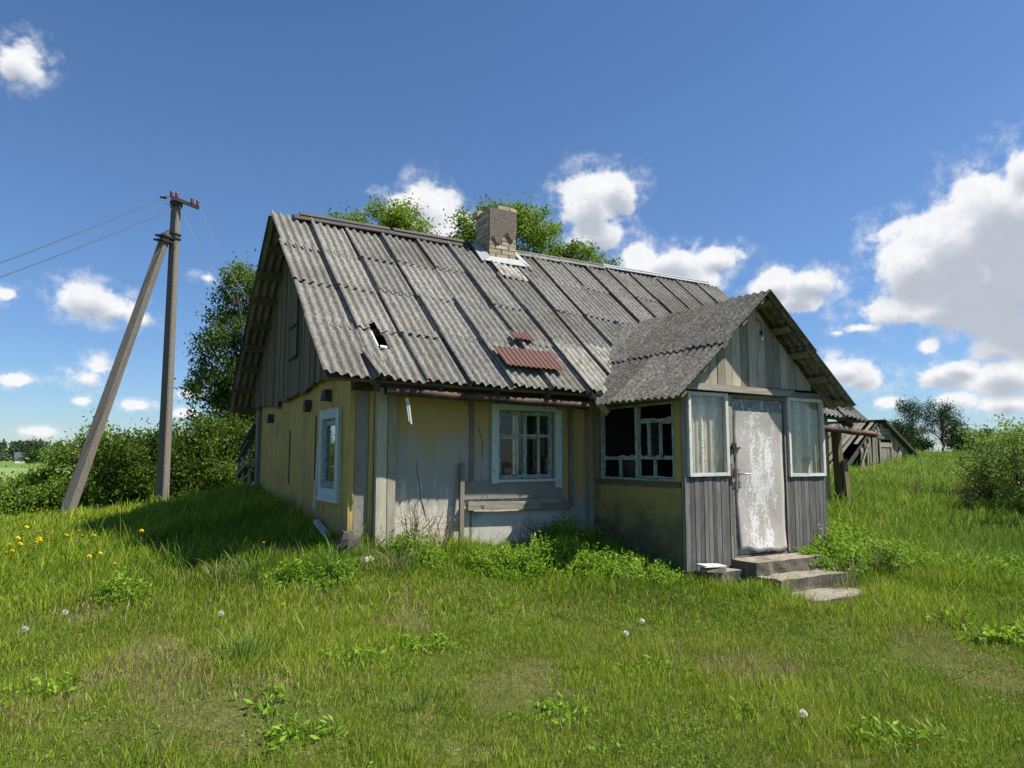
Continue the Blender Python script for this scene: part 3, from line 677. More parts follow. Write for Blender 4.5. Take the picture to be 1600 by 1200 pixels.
# ridge
b = MB(); zr = RZ + .05
for a0, a1 in ((-.12, 1.4), (1.38, 2.95)):
    b.beam((a0, RV - .085, zr - .035), (a1, RV - .08, zr - .03 - .01 * a0), .15, .022, tuple(Nv), .4); b.beam((a0 + .1, RV - .02, zr + .045), (a1 + .02, RV - .02, zr + .04), .10, .025, tuple(Nv), .8)
    b.beam((a0, RV + .07, zr - .02), (a1, RV + .07, zr - .02), .15, .022, tuple(N2), .4)
psplit(b, 'ridge_board', 'wood_dark')
def cap(mb, a0, a1, w_, z, tone, mn=1):
    for k in range(mn):
        p, q = a0 + (a1 - a0) * k / mn, a0 + (a1 - a0) * (k + 1) / mn - .004; dz = random.uniform(-.008, .008)
        mb.beam((p, RV - w_ * .38, z - w_ * .32 + dz), (q, RV - w_ * .38, z - w_ * .32 + dz), w_, .012, tuple(Nv), tone); mb.beam((p, RV + w_ * .38, z - w_ * .32 + dz), (q, RV + w_ * .38, z - w_ * .32 + dz), w_, .012, tuple(N2), tone)
        mb.tube([(p, RV, z + dz), (q, RV, z + dz)], .03, 8, True, tone)
b = MB(); cap(b, 3.7, 5.75, .15, zr + .03, .5, 2); part(b, 'ridge_cap', 'slate_roof')
b = MB(); cap(b, 5.75, 8.55, .09, zr + .04, .5, 3); part(b, 'metal_ridge_cap', 'zinc')
# chimney with its flashing
cu0, cu1, cv0, cv1 = 3.06, 3.58, 2.42, 2.90
chim = MB(); chim.box(cu0 + .02, cu1 - .02, cv0 + .02, cv1 - .02, 4.7, 5.78, .5); chimney = part(chim, 'chimney', 'mortar')
b = MB(); z = 4.82; row = 0
while z < 5.84:
    hh = .078
    for side in range(4):
        L = (cu1 - cu0) if side % 2 == 0 else (cv1 - cv0); x = 0 if row % 2 else -.12
        while x < L - .02:
            a0, a1 = max(0, x) + .005, min(L, x + .24) - .005; x += .25
            if a1 - a0 < .03: continue
            if z > 5.76 and (side == 3 or (side == 0 and a0 < .1)) : continue
            d = random.uniform(0, .012); o_ = -.012 if z < 5.05 else 0; d += -o_
            if side == 0: b.box(cu0 + a0, cu0 + a1, cv0 - d, cv0 + .08, z + .005, z + hh - .005, None, .004)
            if side == 1: b.box(cu1 - .08, cu1 + d, cv0 + a0 + .006, cv0 + a1, z + .005, z + hh - .005, None, .004)
            if side == 2: b.box(cu0 + a0, cu0 + a1, cv1 - .08, cv1 + d, z + .005, z + hh - .005, None, .004)
            if side == 3: b.box(cu0 - d, cu0 + .08, cv0 + a0, cv0 + a1, z + .005, z + hh - .005, None, .004)
    z += hh; row += 1
b.box(cu0 - .05, cu0 + .07, cv1 - .14, cv1 + .03, 5.77, 5.86, .6, .012); b.box(cu0 + .17, cu0 + .44, cv0 - .02, cv0 + .11, 5.83, 5.90, .3, .01); b.box(cu1 - .12, cu1 + .02, cv0 - .015, cv0 + .12, 5.82, 5.89, .8, .01)
part(b, 'brickwork', 'brick', parent=chimney, bevel=.006)
# flaky render coat on the upper front face: ragged lower edge
b = MB(); n = 14; top = 5.835
low = [5.36 + .10 * math.sin(i * .9) + random.uniform(-.04, .04) - (.10 if i < 5 else 0) + (.06 if i > 10 else 0) for i in range(n + 1)]
for i in range(n):
    x0 = cu0 - .005 + (cu1 - cu0 + .008) * i / n; x1 = cu0 - .005 + (cu1 - cu0 + .008) * (i + 1) / n
    b.hexa([(x0, cv0 - .035, low[i]), (x1, cv0 - .035, low[i + 1]), (x1, cv0 - .01, low[i + 1]), (x0, cv0 - .01, low[i]), (x0, cv0 - .032, top), (x1, cv0 - .032, top), (x1, cv0 - .01, top), (x0, cv0 - .01, top)], .5)
part(b, 'render_coat', 'render_coat', parent=chimney)
b = MB()
def rf(u, v, n): zz = EZ + (v + .5) * SLOPE; return Vector((u, v, zz)) + Nv * n
def quadslab(mb, P, th=.004):
    P = [Vector(p) for p in P]; nrm = (P[1] - P[0]).cross(P[2] - P[0]).normalized() * th; mb.hexa([p - nrm for p in P] + P, .5)
quadslab(b, [rf(cu0 - .18, cv0 - .09, .075), rf(cu1 + .20, cv0 - .12, .085), rf(cu1 + .02, cv0 - .015, .13), rf(cu0 - .02, cv0 - .015, .12)])
quadslab(b, [rf(cu0 - .21, cv0 - .12, .07), rf(cu0 - .03, cv0 - .02, .12), rf(cu0 - .03, RV - .03, .13), rf(cu0 - .20, RV - .02, .10)])
quadslab(b, [rf(cu1 + .03, cv0 - .02, .13), rf(cu1 + .23, cv0 - .17, .08), rf(cu1 + .16, RV - .02, .10), rf(cu1 + .03, RV - .03, .14)])
part(b, 'chimney_flashing', 'zinc', parent=chimney)

# --- gutters made from old pipe
def gutter(u0, z0, u1, z1, v=-.44, r=.052):
    b = MB(); n = 14; pts = [(u0 + (u1 - u0) * k / 10, v, z0 + (z1 - z0) * k / 10 + .006 * math.sin(k * 1.7)) for k in range(11)]
    b.tube(pts, r, n, False); b.tube(pts[::-1], r - .006, n, False)
    for e, dd in ((0, 1), (10, -1)):
        for k in range(n):
            a0, a1 = 2 * math.pi * k / n, 2 * math.pi * (k + 1) / n; p = pts[e]
            q = lambda rr, a: (p[0], p[1] + rr * math.cos(a), p[2] + rr * math.sin(a)); b.face([q(r, a0), q(r, a1), q(r - .006, a1), q(r - .006, a0)])
    return b
g1 = part(gutter(.24, 2.335, 2.99, 2.265), 'gutter', 'rust'); g2 = part(gutter(7.45, 2.09, 9.08, 1.99), 'gutter', 'rust')
b = MB()
for uu in (1.20, 2.32):
    zt = 2.335 - .0255 * (uu - .24); pts = [(uu - .02, -.43, zt + .11), (uu + .005, -.50, zt + .06), (uu + .01, -.505, zt - .02), (uu + .01, -.45, zt - .06), (uu + .03, -.47, zt - .14)]; b = MB(); b.tube(pts, .004, 5); part(b, 'wire_tie', 'iron', parent=g1)
pass
b = MB(); b.beam((.50, -.42, 2.26), (.54, -.42, 2.0), .03, .02, (0, 1, 0), .9); b.beam((.515, -.43, 2.24), (.555, -.43, 1.97), .018, .01, (0, 1, 0), .6); part(b, 'hanging_lath', 'paint_white')
b = MB(); b.beam((3.06, -.42, 2.42), (3.22, -.58, 2.16), .12, .03, (1, 0, 1), .6); b.beam((3.12, -.5, 2.48), (3.2, -.52, 2.2), .07, .05, (1, 1, 0), .4); part(b, 'valley_rag', 'rag')

# --- windows
def frame_v(mb, u0, u1, z0, z1, w_, d0, d1, j=.002, tones=None):
    """frame in a plane of constant y (d0..d1)"""
    mb.box(u0, u0 + w_, d0, d1, z0, z1, None, j); mb.box(u1 - w_, u1, d0, d1, z0, z1, None, j)
    mb.box(u0 + w_ + .001, u1 - w_ - .001, d0, d1, z0, z0 + w_, None, j); mb.box(u0 + w_ + .001, u1 - w_ - .001, d0, d1, z1 - w_, z1, None, j)
def swap(mb): mb.v = [(y, x, z) for x, y, z in mb.v]; mb.f = [f[::-1] for f in mb.f]; return mb
def fixuv(mb):
    k = 0; uv = []
    for f in mb.f: n = len(f); uv += mb.uv[k:k + n][::-1]; k += n
    mb.uv = uv; return mb
win = MB(); win.box(1.80, 1.90, -.045, -.004, 1.27, 2.27, .6, .003); win.box(2.76, 2.86, -.045, -.004, 1.20, 2.23, .5, .003); win.box(1.901, 2.759, -.04, -.004, 2.20, 2.275, .5, .003)
win.box(1.87, 2.79, -.055, .0, 1.285, 1.315, .5, .003)
window = part(win, 'front_window', 'paint_blue', bevel=.004)
b = MB(); frame_v(b, 1.905, 2.745, 1.32, 2.195, .055, .02, .06); b.box(2.29, 2.345, .015, .062, 1.376, 2.139, .5, .002)
b.box(1.961, 2.289, .018, .058, 1.86, 1.895, .5); b.box(2.346, 2.689, .018, .058, 1.86, 1.895, .5)
part(b, 'sash', 'paint_mint', parent=window, bevel=.003)
b = MB(); frame_v(b, 1.87, 2.235, 1.33, 2.18, .035, .13, .15); frame_v(b, 2.25, 2.615, 1.33, 2.18, .035, .13, .15); b.box(1.906, 2.20, .13, .15, 1.84, 1.86); b.box(2.286, 2.58, .13, .15, 1.84, 1.86)
part(b, 'inner_sash', 'paint_white', parent=window)
b = MB(); b.box(1.958, 2.292, .036, .040, 1.374, 1.862); b.box(2.343, 2.692, .036, .040, 1.374, 1.862); b.box(1.958, 2.292, .036, .040, 1.893, 2.142); b.box(2.343, 2.692, .036, .040, 1.893, 2.142)
part(b, 'pane', 'window_glass', parent=window)
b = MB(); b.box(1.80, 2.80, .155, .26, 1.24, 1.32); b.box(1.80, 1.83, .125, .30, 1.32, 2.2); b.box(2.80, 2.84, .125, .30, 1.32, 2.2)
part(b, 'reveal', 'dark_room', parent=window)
# gable window (in plane x = const)
b = MB(); frame_v(b, .36, 1.21, 1.10, 2.19, .12, -.05, -.004); b.box(.34, 1.23, -.06, -.004, 1.06, 1.099, .8); gwin = part(swap(b), 'gable_window', 'paint_blue', bevel=.004)
b = MB(); frame_v(b, .485, 1.085, 1.225, 2.065, .075, -.01, .035); part(swap(b), 'sash', 'paint_mint', parent=gwin, bevel=.003)
b = MB(); b.box(.558, 1.012, .008, .012, 1.297, 1.993); part(swap(b), 'pane', 'gable_glass', parent=gwin)

# --- porch
PU0, PU1, PV = 3.4, 5.92, -1.75
b = MB(); b.box(PU0 - .0, PU0 + .1, PV + .05, -.02, .15, 1.24); part(b, 'porch_plinth', 'plinth_paint')
b = MB(); b.box(PU0 - .012, PU0 + .1, PV + .06, -.06, 1.241, 1.31, .5, .003); part(b, 'porch_side_sill', 'wood_olive')
b = MB(); b.box(PU0 - .01, PU0 + .09, -.16, -.045, 1.0, 2.33, .5, .003); b.box(PU0 + .0, PU0 + .09, PV + .0, PV + .04, .2, 2.36, .7)
b.box(PU0 + .0, PU0 + .11, PV + .05, -.17, 2.262, 2.36, .2)
part(b, 'porch_frame', 'wood_grey')
b = MB(); b.box(PU0 - .008, PU0 + .09, PV + .042, PV + .125, 1.312, 2.26, .5, .003); part(b, 'porch_corner_post', 'yellow_paint')
# side window of the porch: broken multi-pane
b = MB(); y0, y1, z0, z1 = PV + .13, -.20, 1.312, 2.26; d0, d1 = PU0 - .02, PU0 + .035; sw = MB()
def bar(ya, yb, za, zb, dd=0.): sw.box(ya, yb, d0 + dd, d1 - dd, za, zb, None, .002)
bar(y0, y0 + .034, z0, z1); bar(y1 - .034, y1, z0, z1); bar(y0 + .035, y1 - .035, z0, z0 + .03); bar(y0 + .035, y1 - .035, z1 - .025, z1)
ym = -.94; bar(ym - .021, ym + .021, z0 + .036, z1 - .031, -.004)
bar(y0 + .046, ym - .029, 1.572, 1.598, .006); bar(ym + .029, y1 - .046, 1.565, 1.60, .006)
bar(y0 + .046, ym - .029, 2.02, 2.055, .006)
for q in (1, 2): yy = y0 + .045 + (ym - y0 - .045) * q / 3; bar(yy - .011, yy + .011, 1.601, 2.019, .008)
for ya, yb in ((y0 + .045, ym), (ym, y1 - .045)): yy = (ya + yb) / 2; bar(yy - .010, yy + .010, z0 + .036, 1.564, .008)
pw_ = part(swap(sw), 'porch_side_window', 'paint_mint', 'broken multi-pane window with most glass missing', bevel=.003)
b = MB()      # shards left in the frame
def shard(ya, yb, zb, up=1, n=7):
    b = MB()
    prev = (ya, zb + up * random.uniform(.005, .03))
    for k in range(1, n + 1):
        yy = ya + (yb - ya) * k / n; q = (yy, zb + up * random.uniform(.004, .03)); x = PU0 + .012
        b.face([(x, prev[0], zb), (x, yy, zb), (x, q[0], q[1]), (x, prev[0], prev[1])], None, .5); prev = q
    part(b, 'glass_shard', 'stone_pale', parent=pw_)
shard(ym + .03, y1 - .046, 1.60); shard(y0 + .05, y0 + .21, 1.60); shard(ym - .22, ym - .03, 1.60); shard(y0 + .05, ym - .03, 2.055, 1, 9); shard(y0 + .05, ym - .03, z0 + .036, 1, 9); shard(y0 + .05, y0 + .22, 2.02, -1)
shard(y0 + .27, ym - .26, 1.60, 1, 5)
b = MB(); b.box(PU0 + .011, PU0 + .015, ym + .029, ym + .32, z0 + .036, 1.564); b.box(PU0 + .011, PU0 + .015, y0 + .26, y0 + .50, 1.601, 2.019); part(b, 'pane', 'window_glass', parent=pw_)
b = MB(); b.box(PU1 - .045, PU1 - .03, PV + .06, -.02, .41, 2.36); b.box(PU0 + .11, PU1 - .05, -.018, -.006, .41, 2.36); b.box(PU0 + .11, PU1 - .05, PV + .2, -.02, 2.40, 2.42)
part(b, 'porch_shade_panels', 'dark_room')  # dark panels added inside, the porch shade is put into their colour
# porch front
b = MB(); u = PU0
def vboards(mb, a0, a1, z0, z1, y0_, y1_, wd=.072, jz=.0):
    u = a0
    while u < a1 - .02:
        e = min(a1, u + wd * random.uniform(.9, 1.1)); q = random.uniform(-.004, .004); k = random.uniform(-jz, jz)
        mb.box(u, e - .006, y0_ + q, y1_, z0 + k, z1, None, .0015); u = e
vboards(b, PU0, 4.20, .30, 1.36, PV - .018, PV); part(b, 'porch_boarding', 'wood_slate', bevel=.003); b = MB(); vboards(b, 5.14, PU1, .30, 1.36, PV - .018, PV); part(b, 'porch_boarding', 'wood_slate', bevel=.003)
b = MB(); vboards(b, PV + .02, -.02, .3, 2.4, PU1 - .02, PU1, .12); part(fixuv(swap(b)), 'porch_right_wall', 'wood_slate')
b = MB(); b.box(PU0 + .1, PU1 - .1, PV + .001, PV + .05, .28, .40, .4); b.box(PU0 + .1, PU1 - .03, PV + .05, -.02, .28, .40, .4); b.box(4.12, 4.20, PV - .02, PV + .06, .36, 2.36, .7, .003); b.box(5.13, 5.18, PV - .02, PV + .06, .40, 2.36, .3, .003); b.box(4.203, 5.128, PV - .02, PV + .06, 2.32, 2.37, .2, .003)
b.box(4.203, 5.13, PV - .012, PV + .10, .34, .42, .3)
part(b, 'door_frame', 'wood_grey')
b = MB(); b.hexa([(3.39, PV - .09, 2.395), (5.15, PV - .09, 2.375), (5.15, PV + .0, 2.375), (3.39, PV + .0, 2.395), (3.39, PV - .085, 2.47), (5.3, PV - .085, 2.455), (5.3, PV, 2.455), (3.39, PV, 2.47)], .95)
b.box(5.0, 6.08, PV - .06, PV + .01, 2.372, 2.44, .25, .004)
part(b, 'lintel_board', 'wood_grey', bevel=.005)
def porch_window(a0, a1, z0, z1, lab):
    b = MB(); frame_v(b, a0, a1, z0, z1, .042, PV - .045, PV + .01, .003); w_ = part(b, 'porch_window', 'paint_white', lab, bevel=.004)
    b = MB(); b.box(a0 + .04, a1 - .04, PV - .014, PV - .011, z0 + .04, z1 - .04); part(b, 'pane', 'porch_glass', parent=w_)
    b = MB(); n = 60; y = PV + .055
    P = lambda k: (a0 + .02 + (a1 - a0 - .04) * k / n, y + .007 * math.sin(k * .9) + .008 * math.sin(k * .37 + 1)); L = 0
    for k in range(n):
        p, q = P(k), P(k + 1); x0, x1 = p[0] - a0, q[0] - a0
        for zz in range(4):
            za, zb_ = z0 + (z1 - z0) * zz / 4, z0 + (z1 - z0) * (zz + 1) / 4; b.face([(p[0], p[1], za), (q[0], q[1], za), (q[0], q[1], zb_), (p[0], p[1], zb_)], [(x0, za), (x1, za), (x1, zb_), (x0, zb_)], .5, True)
    part(b, 'lace_curtain', 'lace', parent=w_); return w_
porch_window(3.46, 4.11, 1.375, 2.37, 'left porch window with lace curtain'); porch_window(5.19, 5.90, 1.35, 2.37, 'right porch window with lace curtain')
# door: a curling fibreboard sheet with a strip of the old door above it
b = MB(); b.box(4.21, 5.12, PV - .002, PV + .03, 2.12, 2.315, .5); b.box(4.21, 5.12, PV + .0, PV + .03, .43, 2.118, .5); door = part(b, 'door', 'door_top', 'door covered by a sheet with flaking white paint')
nu, nz = 16, 36; V = []; 
for k in (0, 1):
    for j in range(nz + 1):
        for i in range(nu + 1):
            fu, fz = i / nu, j / nz; uu = 4.215 + .045 * (1 - fz) ** 2 + (.885 - .05 * (1 - fz)) * fu; zz = .46 + (.02 * math.sin(fu * 5 + 1) + .015 * math.sin(fu * 13)) * (1 - fz) + (2.16 - .46) * fz
            curl = .022 * max(0, 1 - fz * 5) ** 2 * (1 - fu * .4) + .006 * math.sin(fz * 11 + fu * 3) + .02 * max(0, fz * 8 - 7) * (1 - fu)
            V.append((uu, PV - .014 - curl + (.004 if k else 0), zz))
W = nu + 1; base = (nz + 1) * W; f = []
for j in range(nz):
    for i in range(nu): q = [j * W + i, j * W + i + 1, (j + 1) * W + i + 1, (j + 1) * W + i]; f.append(q); f.append([x + base for x in q[::-1]])
for j in range(nz): f.append([j * W, (j + 1) * W, (j + 1) * W + base, j * W + base]); f.append([j * W + nu, j * W + nu + base, (j + 1) * W + nu + base, (j + 1) * W + nu])
for i in range(nu): f.append([i, i + base, i + 1 + base, i + 1])
o = npmesh('door_sheet', V, [np.array(f)], 'door_flaked', door); o.data.polygons.foreach_set('use_smooth', np.ones(len(f), bool))
b = MB(); b.box(4.245, 4.285, PV - .045, PV - .035, 1.22, 1.46, .5); b.tube([(4.265, PV - .04, 1.40), (4.265, PV - .09, 1.40), (4.39, PV - .095, 1.395)], .010, 8); b.tube([(4.265, PV - .04, 1.25), (4.265, PV - .06, 1.25)], .022, 10)
part(b, 'door_handle', 'steel_pale', parent=door)
b = MB(); b.box(4.13, 4.30, PV - .045, PV - .025, 1.70, 1.72, .5); b.tube([(4.17, PV - .05, 1.70), (4.165, PV - .06, 1.62), (4.19, PV - .05, 1.56)], .008, 6); b.box(4.15, 4.21, PV - .065, PV - .035, 1.70, 1.77, .5, .004); part(b, 'padlock_hasp', 'iron', parent=door)
b = MB(); b.box(4.155, 4.195, PV - .05, PV - .022, 1.36, 1.46, .5, .004); part(b, 'latch_plate', 'iron', parent=door)
b = MB(); b.beam((4.165, PV - .03, 1.30), (4.16, PV - .035, 1.52), .05, .02, (0, 1, 0), .9); part(b, 'splintered_jamb', 'wood_brownish', parent=door)
# porch gable
RU, PZ, PE0, PE1, PEZ = 4.56, 3.62, 3.03, 6.10, 2.25
def pz(u): return PZ - abs(u - RU) * (PZ - PEZ) / (RU - PE0)
b = MB(); u = PU0 + .02
while u < PU1:
    e = u + random.uniform(.115, .165); uc = (u + e) / 2; zt0, zt1 = pz(u) - .05, pz(e) - .05
    if uc < RU < e + .2 and False: pass
    if min(zt0, zt1) > 2.50:
        q = random.uniform(-.006, .006); y0_, y1_ = PV - .025 + q, PV + .0
        b.hexa([(u, y0_, 2.475), (e - .008, y0_, 2.475), (e - .008, y1_, 2.475), (u, y1_, 2.475), (u, y0_, zt0), (e - .008, y0_, zt1), (e - .008, y1_, zt1), (u, y1_, zt0)])
    u = e
part(b, 'porch_gable_boarding', 'wood_pale')
# porch roof
PS = math.hypot(RU - PE0, PZ - PEZ); dS = Vector((RU - PE0, 0, PZ - PEZ)) / PS; dN = Vector((-(PZ - PEZ), 0, RU - PE0)) / PS
Vy = Vector((0, -1, 0))      # columns counted from back to front so the raised edge faces back/front
def vend(s): z = PEZ + s * dS.z; return (z - EZ) / SLOPE - .5 + .10
orgL = Vector((PE0, 0, PEZ))
def mkslope(mb, orgn, S, N, side):
    v0 = 2.12; k = 0
    ed = [2.12]
    while ed[-1] > -1.3: ed.append(ed[-1] - random.uniform(.56, .59))
    for i in range(len(ed) - 1):
        for j in range(2):
            s0 = j * 1.0 - .02 + random.uniform(-.015, .015); s1 = 1.12 if j == 0 else PS + .02
            cl = (lambda uu, ss: max(uu, -vend(ss)))
            if -vend(PS) > ed[i]: continue
            sheet(mb, orgn, Vector((0, -1, 0)), S, N, ed[i + 1] - .05, ed[i], s0, s1, random.random(), lift=random.uniform(.012, .03), low=.02, clip=cl, ragged=.01, rot=random.uniform(-.01, .01), amp=.016)
b = MB(); mkslope(b, orgL, dS, dN, 0); part(b, 'porch_roof_left_slope', 'slate_porch')
orgR = Vector((PE1 - .0, 0, PEZ)); dS2 = Vector((-(PE1 - RU), 0, PZ - PEZ)).normalized(); dN2 = Vector((PZ - PEZ, 0, PE1 - RU)).normalized()
b = MB(); mkslope(b, orgR, dS2, dN2, 1); part(b, 'porch_roof_right_slope', 'slate_porch')
b = MB()
for k in range(5):
    s = .12 + k * .45
    p = orgR + dS2 * s - dN2 * .022; b.beam(p + Vector((0, -2.02, 0)), p + Vector((0, -.6, 0)), .09, .035, tuple(dN2), .7)
    p = orgL + dS * s - dN * .03; b.beam(p + Vector((0, -2.06, 0)), p + Vector((0, -.6, 0)), .10, .04, tuple(dN), .4)
b.beam((5.72, PV + .02, 2.60), (5.98, PV - .14, 2.26), .07, .05, (0, 1, 0), .4)
psplit(b, 'porch_roof_batten', 'wood_brownish')
b = MB(); b.tube([(4.63, PV - .03, 3.33), (4.70, PV - .05, 3.335), (4.735, PV - .055, 3.30), (4.735, PV - .055, 3.19)], .005, 6); b.tube([(4.735, PV - .055, 3.20), (4.735, PV - .055, 3.14)], .016, 10)
lb = part(b, 'lamp_cord', 'iron')
b = MB(); b.tube([(4.735, PV - .055, 3.14 - d) for d in (0, .02, .045, .07, .085, .092)], [.016, .022, .032, .028, .016, .004], 12); part(b, 'light_bulb', 'gable_glass', parent=lb)
# right end of the house: post and beam under the second gutter
b = MB(); b.beam((8.58, -.1, .5), (8.52, -.1, 2.1), .12, .12, (0, 1, 0), .4); b.beam((8.62, -.22, .55), (8.56, -.2, 1.55), .10, .05, (0, 1, 0), .8); b.beam((8.5, -.42, 2.12), (8.5, -.1, 2.30), .06, .08, (0, 0, 1), .4)
psplit(b, 'corner_prop', 'wood_olive')
# service mast with gooseneck on the far roof edge
b = MB(); b.tube([(-.45, 4.7, 3.45), (-.5, 4.72, 3.9), (-.58, 4.74, 4.34)], .018, 8); c = [(-.58 - .12 + .12 * math.cos(a), 4.74, 4.34 + .16 * math.sin(a)) for a in np.linspace(0, 3.6, 12)]; b.tube(c, .016, 8)
b.beam((-.66, 4.74, 4.22), (-.38, 4.74, 4.24), .03, .03, (0, 0, 1), .3); b.tube([(-.64, 4.74, 4.18), (-.64, 4.74, 4.29)], .03, 8); b.tube([(-.42, 4.74, 4.24), (-.42, 4.74, 4.36)], .03, 8)
part(b, 'service_mast', 'iron')
# --- steps
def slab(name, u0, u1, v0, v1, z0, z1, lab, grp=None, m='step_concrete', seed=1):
    random.seed(seed); b = MB(); n = 8; J = lambda s=.012: random.uniform(-s, s)
    T = [[(u0 + (u1 - u0) * i / n + (J() if 0 < i < n else J(.02)), v0 + (v1 - v0) * k / 4 + J(.008) + (J(.02) if k in (0, 4) else 0), z1 + J(.007)) for i in range(n + 1)] for k in range(5)]
    for k in range(4):
        for i in range(n): b.face([T[k][i], T[k][i + 1], T[k + 1][i + 1], T[k + 1][i]])
    rim = [T[0][i] for i in range(n + 1)] + [T[k][n] for k in range(1, 5)] + [T[4][i] for i in range(n - 1, -1, -1)] + [T[k][0] for k in range(3, 0, -1)]
    mid = [(x + J(), y + J(), z1 - (z1 - z0) * .5 + J()) for x, y, z in rim]; low = [(x + J(), y + J(), z0) for x, y, z in rim]
    for A, B in ((rim, mid), (mid, low)):
        for i in range(len(A)): j = (i + 1) % len(A); b.face([A[i], B[i], B[j], A[j]])
    o = b.build(name, m, house, bevel=.006); random.seed(seed + 50)
    return o
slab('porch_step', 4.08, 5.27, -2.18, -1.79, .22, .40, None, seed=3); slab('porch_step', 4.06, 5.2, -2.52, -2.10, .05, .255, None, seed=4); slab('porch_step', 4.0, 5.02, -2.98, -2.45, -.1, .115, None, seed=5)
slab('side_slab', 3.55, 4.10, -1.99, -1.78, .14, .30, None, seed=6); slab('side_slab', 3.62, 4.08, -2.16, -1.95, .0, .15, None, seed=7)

# ------------------------------------------------------------------ loose things by the steps and the corner
random.seed(11)
def rock(name, loc, sx, sy, sz, m, lab, cat, sharp=.25, seed=1):
    r = random.Random(seed); b = MB(); n = 9; rings = []
    for k in range(5):
        a = k / 4; rr = [.7, 1.0, 1.02, .9, .55][k]; rings.append([(sx * rr * math.cos(2 * math.pi * i / n) * (1 + r.uniform(-sharp, sharp)), sy * rr * math.sin(2 * math.pi * i / n) * (1 + r.uniform(-sharp, sharp)), sz * a + r.uniform(-.1, .1) * sz) for i in range(n)])
    for A, B in zip(rings[:-1], rings[1:]):
        for i in range(n): j = (i + 1) % n; b.face([A[i], A[j], B[j], B[i]])
    b.face(rings[-1]); o = b.build(name, m, bevel=.006); o.location = loc; return tag(o, lab, cat)
p = hp(3.62, -1.93); b = MB(); b.box(-.15, .15, -.09, .09, 0, .09, .5, .012); b.box(-.17, .17, -.10, .10, .092, .112, .5, .008)
b = MB(); b.box(-.11, .12, -.07, .07, 0, .06, .4, .02); o = empty('foam_block', p + (.30,), R(24), label='small pale block with a white flaking top on the slab left of the porch steps', cat='block')
b.build('base', 'plaster_grey', o, bevel=.008); b = MB(); b.box(-.14, .14, -.08, .08, .064, .082, .9, .012); b.build('top_board', 'paint_white', o, bevel=.004)
p = hp(.05, -.45); rock('rubble_stone', p + (h1(*p) - .02,), .08, .06, .07, 'stone_pale', 'pale grey stone lying in the weeds below the left corner of the house', 'stone', seed=3)
p = hp(-.05, -.14); rock('foundation_stone', p + (.48,), .13, .10, .30, 'wood_dark', 'dark blocky stone under the left front corner of the house', 'stone', .12, 5)

# ------------------------------------------------------------------ utility pole with brace
px, py = -7.09, 14.5; bz = h1(px, py)
pole = empty('utility_pole', (px, py, bz), R(30), label='tall grey concrete utility pole with a slanting concrete brace left of the cottage', cat='utility pole')
ph = 6.98 - bz
def conc(mb, a, b_, w0, h0, w1, h1_, yaw_up):
    """tapered chamfered concrete post"""
    a = Vector(a); b_ = Vector(b_); d = (b_ - a).normalized(); sd = d.cross(Vector(yaw_up)).normalized(); u = sd.cross(d).normalized()
    def ring(p, w, h):
        c = .022; return [p + sd * x + u * y for x, y in ((-w / 2, -h / 2 + c), (-w / 2 + c, -h / 2), (w / 2 - c, -h / 2), (w / 2, -h / 2 + c), (w / 2, h / 2 - c), (w / 2 - c, h / 2), (-w / 2 + c, h / 2), (-w / 2, h / 2 - c))]
    n = 10; rs = [ring(a + (b_ - a) * i / n, w0 + (w1 - w0) * i / n, h0 + (h1_ - h0) * i / n) for i in range(n + 1)]
    for A, B in zip(rs[:-1], rs[1:]):
        for i in range(8): j = (i + 1) % 8; mb.face([A[i], A[j], B[j], B[i]])
    mb.face(rs[-1]); mb.face(rs[0][::-1])
YU = (.682, .731, 0); YB = (.602, .799, 0)
b = MB(); conc(b, (0, 0, -.3), (-.02, 0, ph), .21, .19, .16, .145, YU); b.build('post', 'pole_concrete', pole)
Mi = Matrix.Rotation(-R(30), 4, 'Z')
def loc(x, y, z): return Mi @ Vector((x - px, y - py, z - bz))
bb = loc(-8.28, 13.2, .3); bt = loc(-7.21, 14.36, 6.22)
b = MB(); conc(b, bb, bt, .21, .19, .165, .15, YB); b.build('brace_post', 'pole_concrete', pole)
b = MB()
for z in (ph - .74, ph - .83): conc(b, (-.02, 0, z), (-.02, 0, z + .03), .215, .20, .215, .20, YU)
b.build('collar_band', 'iron', pole)
b = MB(); d = (bt - bb).normalized()
for k in (.06, .16): q = bt - d * k; b.beam(q + Vector((-.12, -.1, 0)), q + Vector((.12, .1, 0)), .26, .035, tuple(d), .4)
b.tube([bt + Vector((-.05, 0, .02)), bt + Vector((.04, .03, .12)), Vector((-.08, 0, ph - .72))], .02, 6); b.build('brace_clamp', 'iron', pole)
b = MB(); ca = Vector((-.10, -.13, ph + .02)); cb = Vector((.42, -.13, ph - .10)); b.beam(ca, cb, .06, .07, (0, 0, 1), .4); b.beam((-.11, -.17, ph - .02), (-.11, .12, ph - .02), .05, .06, (0, 0, 1), .4); b.box(-.12, .10, -.125, .12, ph - .12, ph - .04, .3)
b.build('crossarm', 'iron', pole)
ins = []
for (x, y, z) in ((-.12, -.14, ph + .03), (-.02, -.13, ph + .02), (.28, -.14, ph - .05), (.39, -.13, ph - .07)):
    b = MB(); pts = [0, .02, .03, .05, .065, .09, .11, .12]; rr = [.022, .038, .028, .044, .028, .04, .03, .01]
    b.tube([(x, y, z + q * 1.15) for q in pts], rr, 12); ii = b.build('insulator', 'insulator', pole); b = MB(); b.tube([(x, y, z - .06), (x, y, z + .01)], .01, 6); b.build('pin', 'iron', ii)
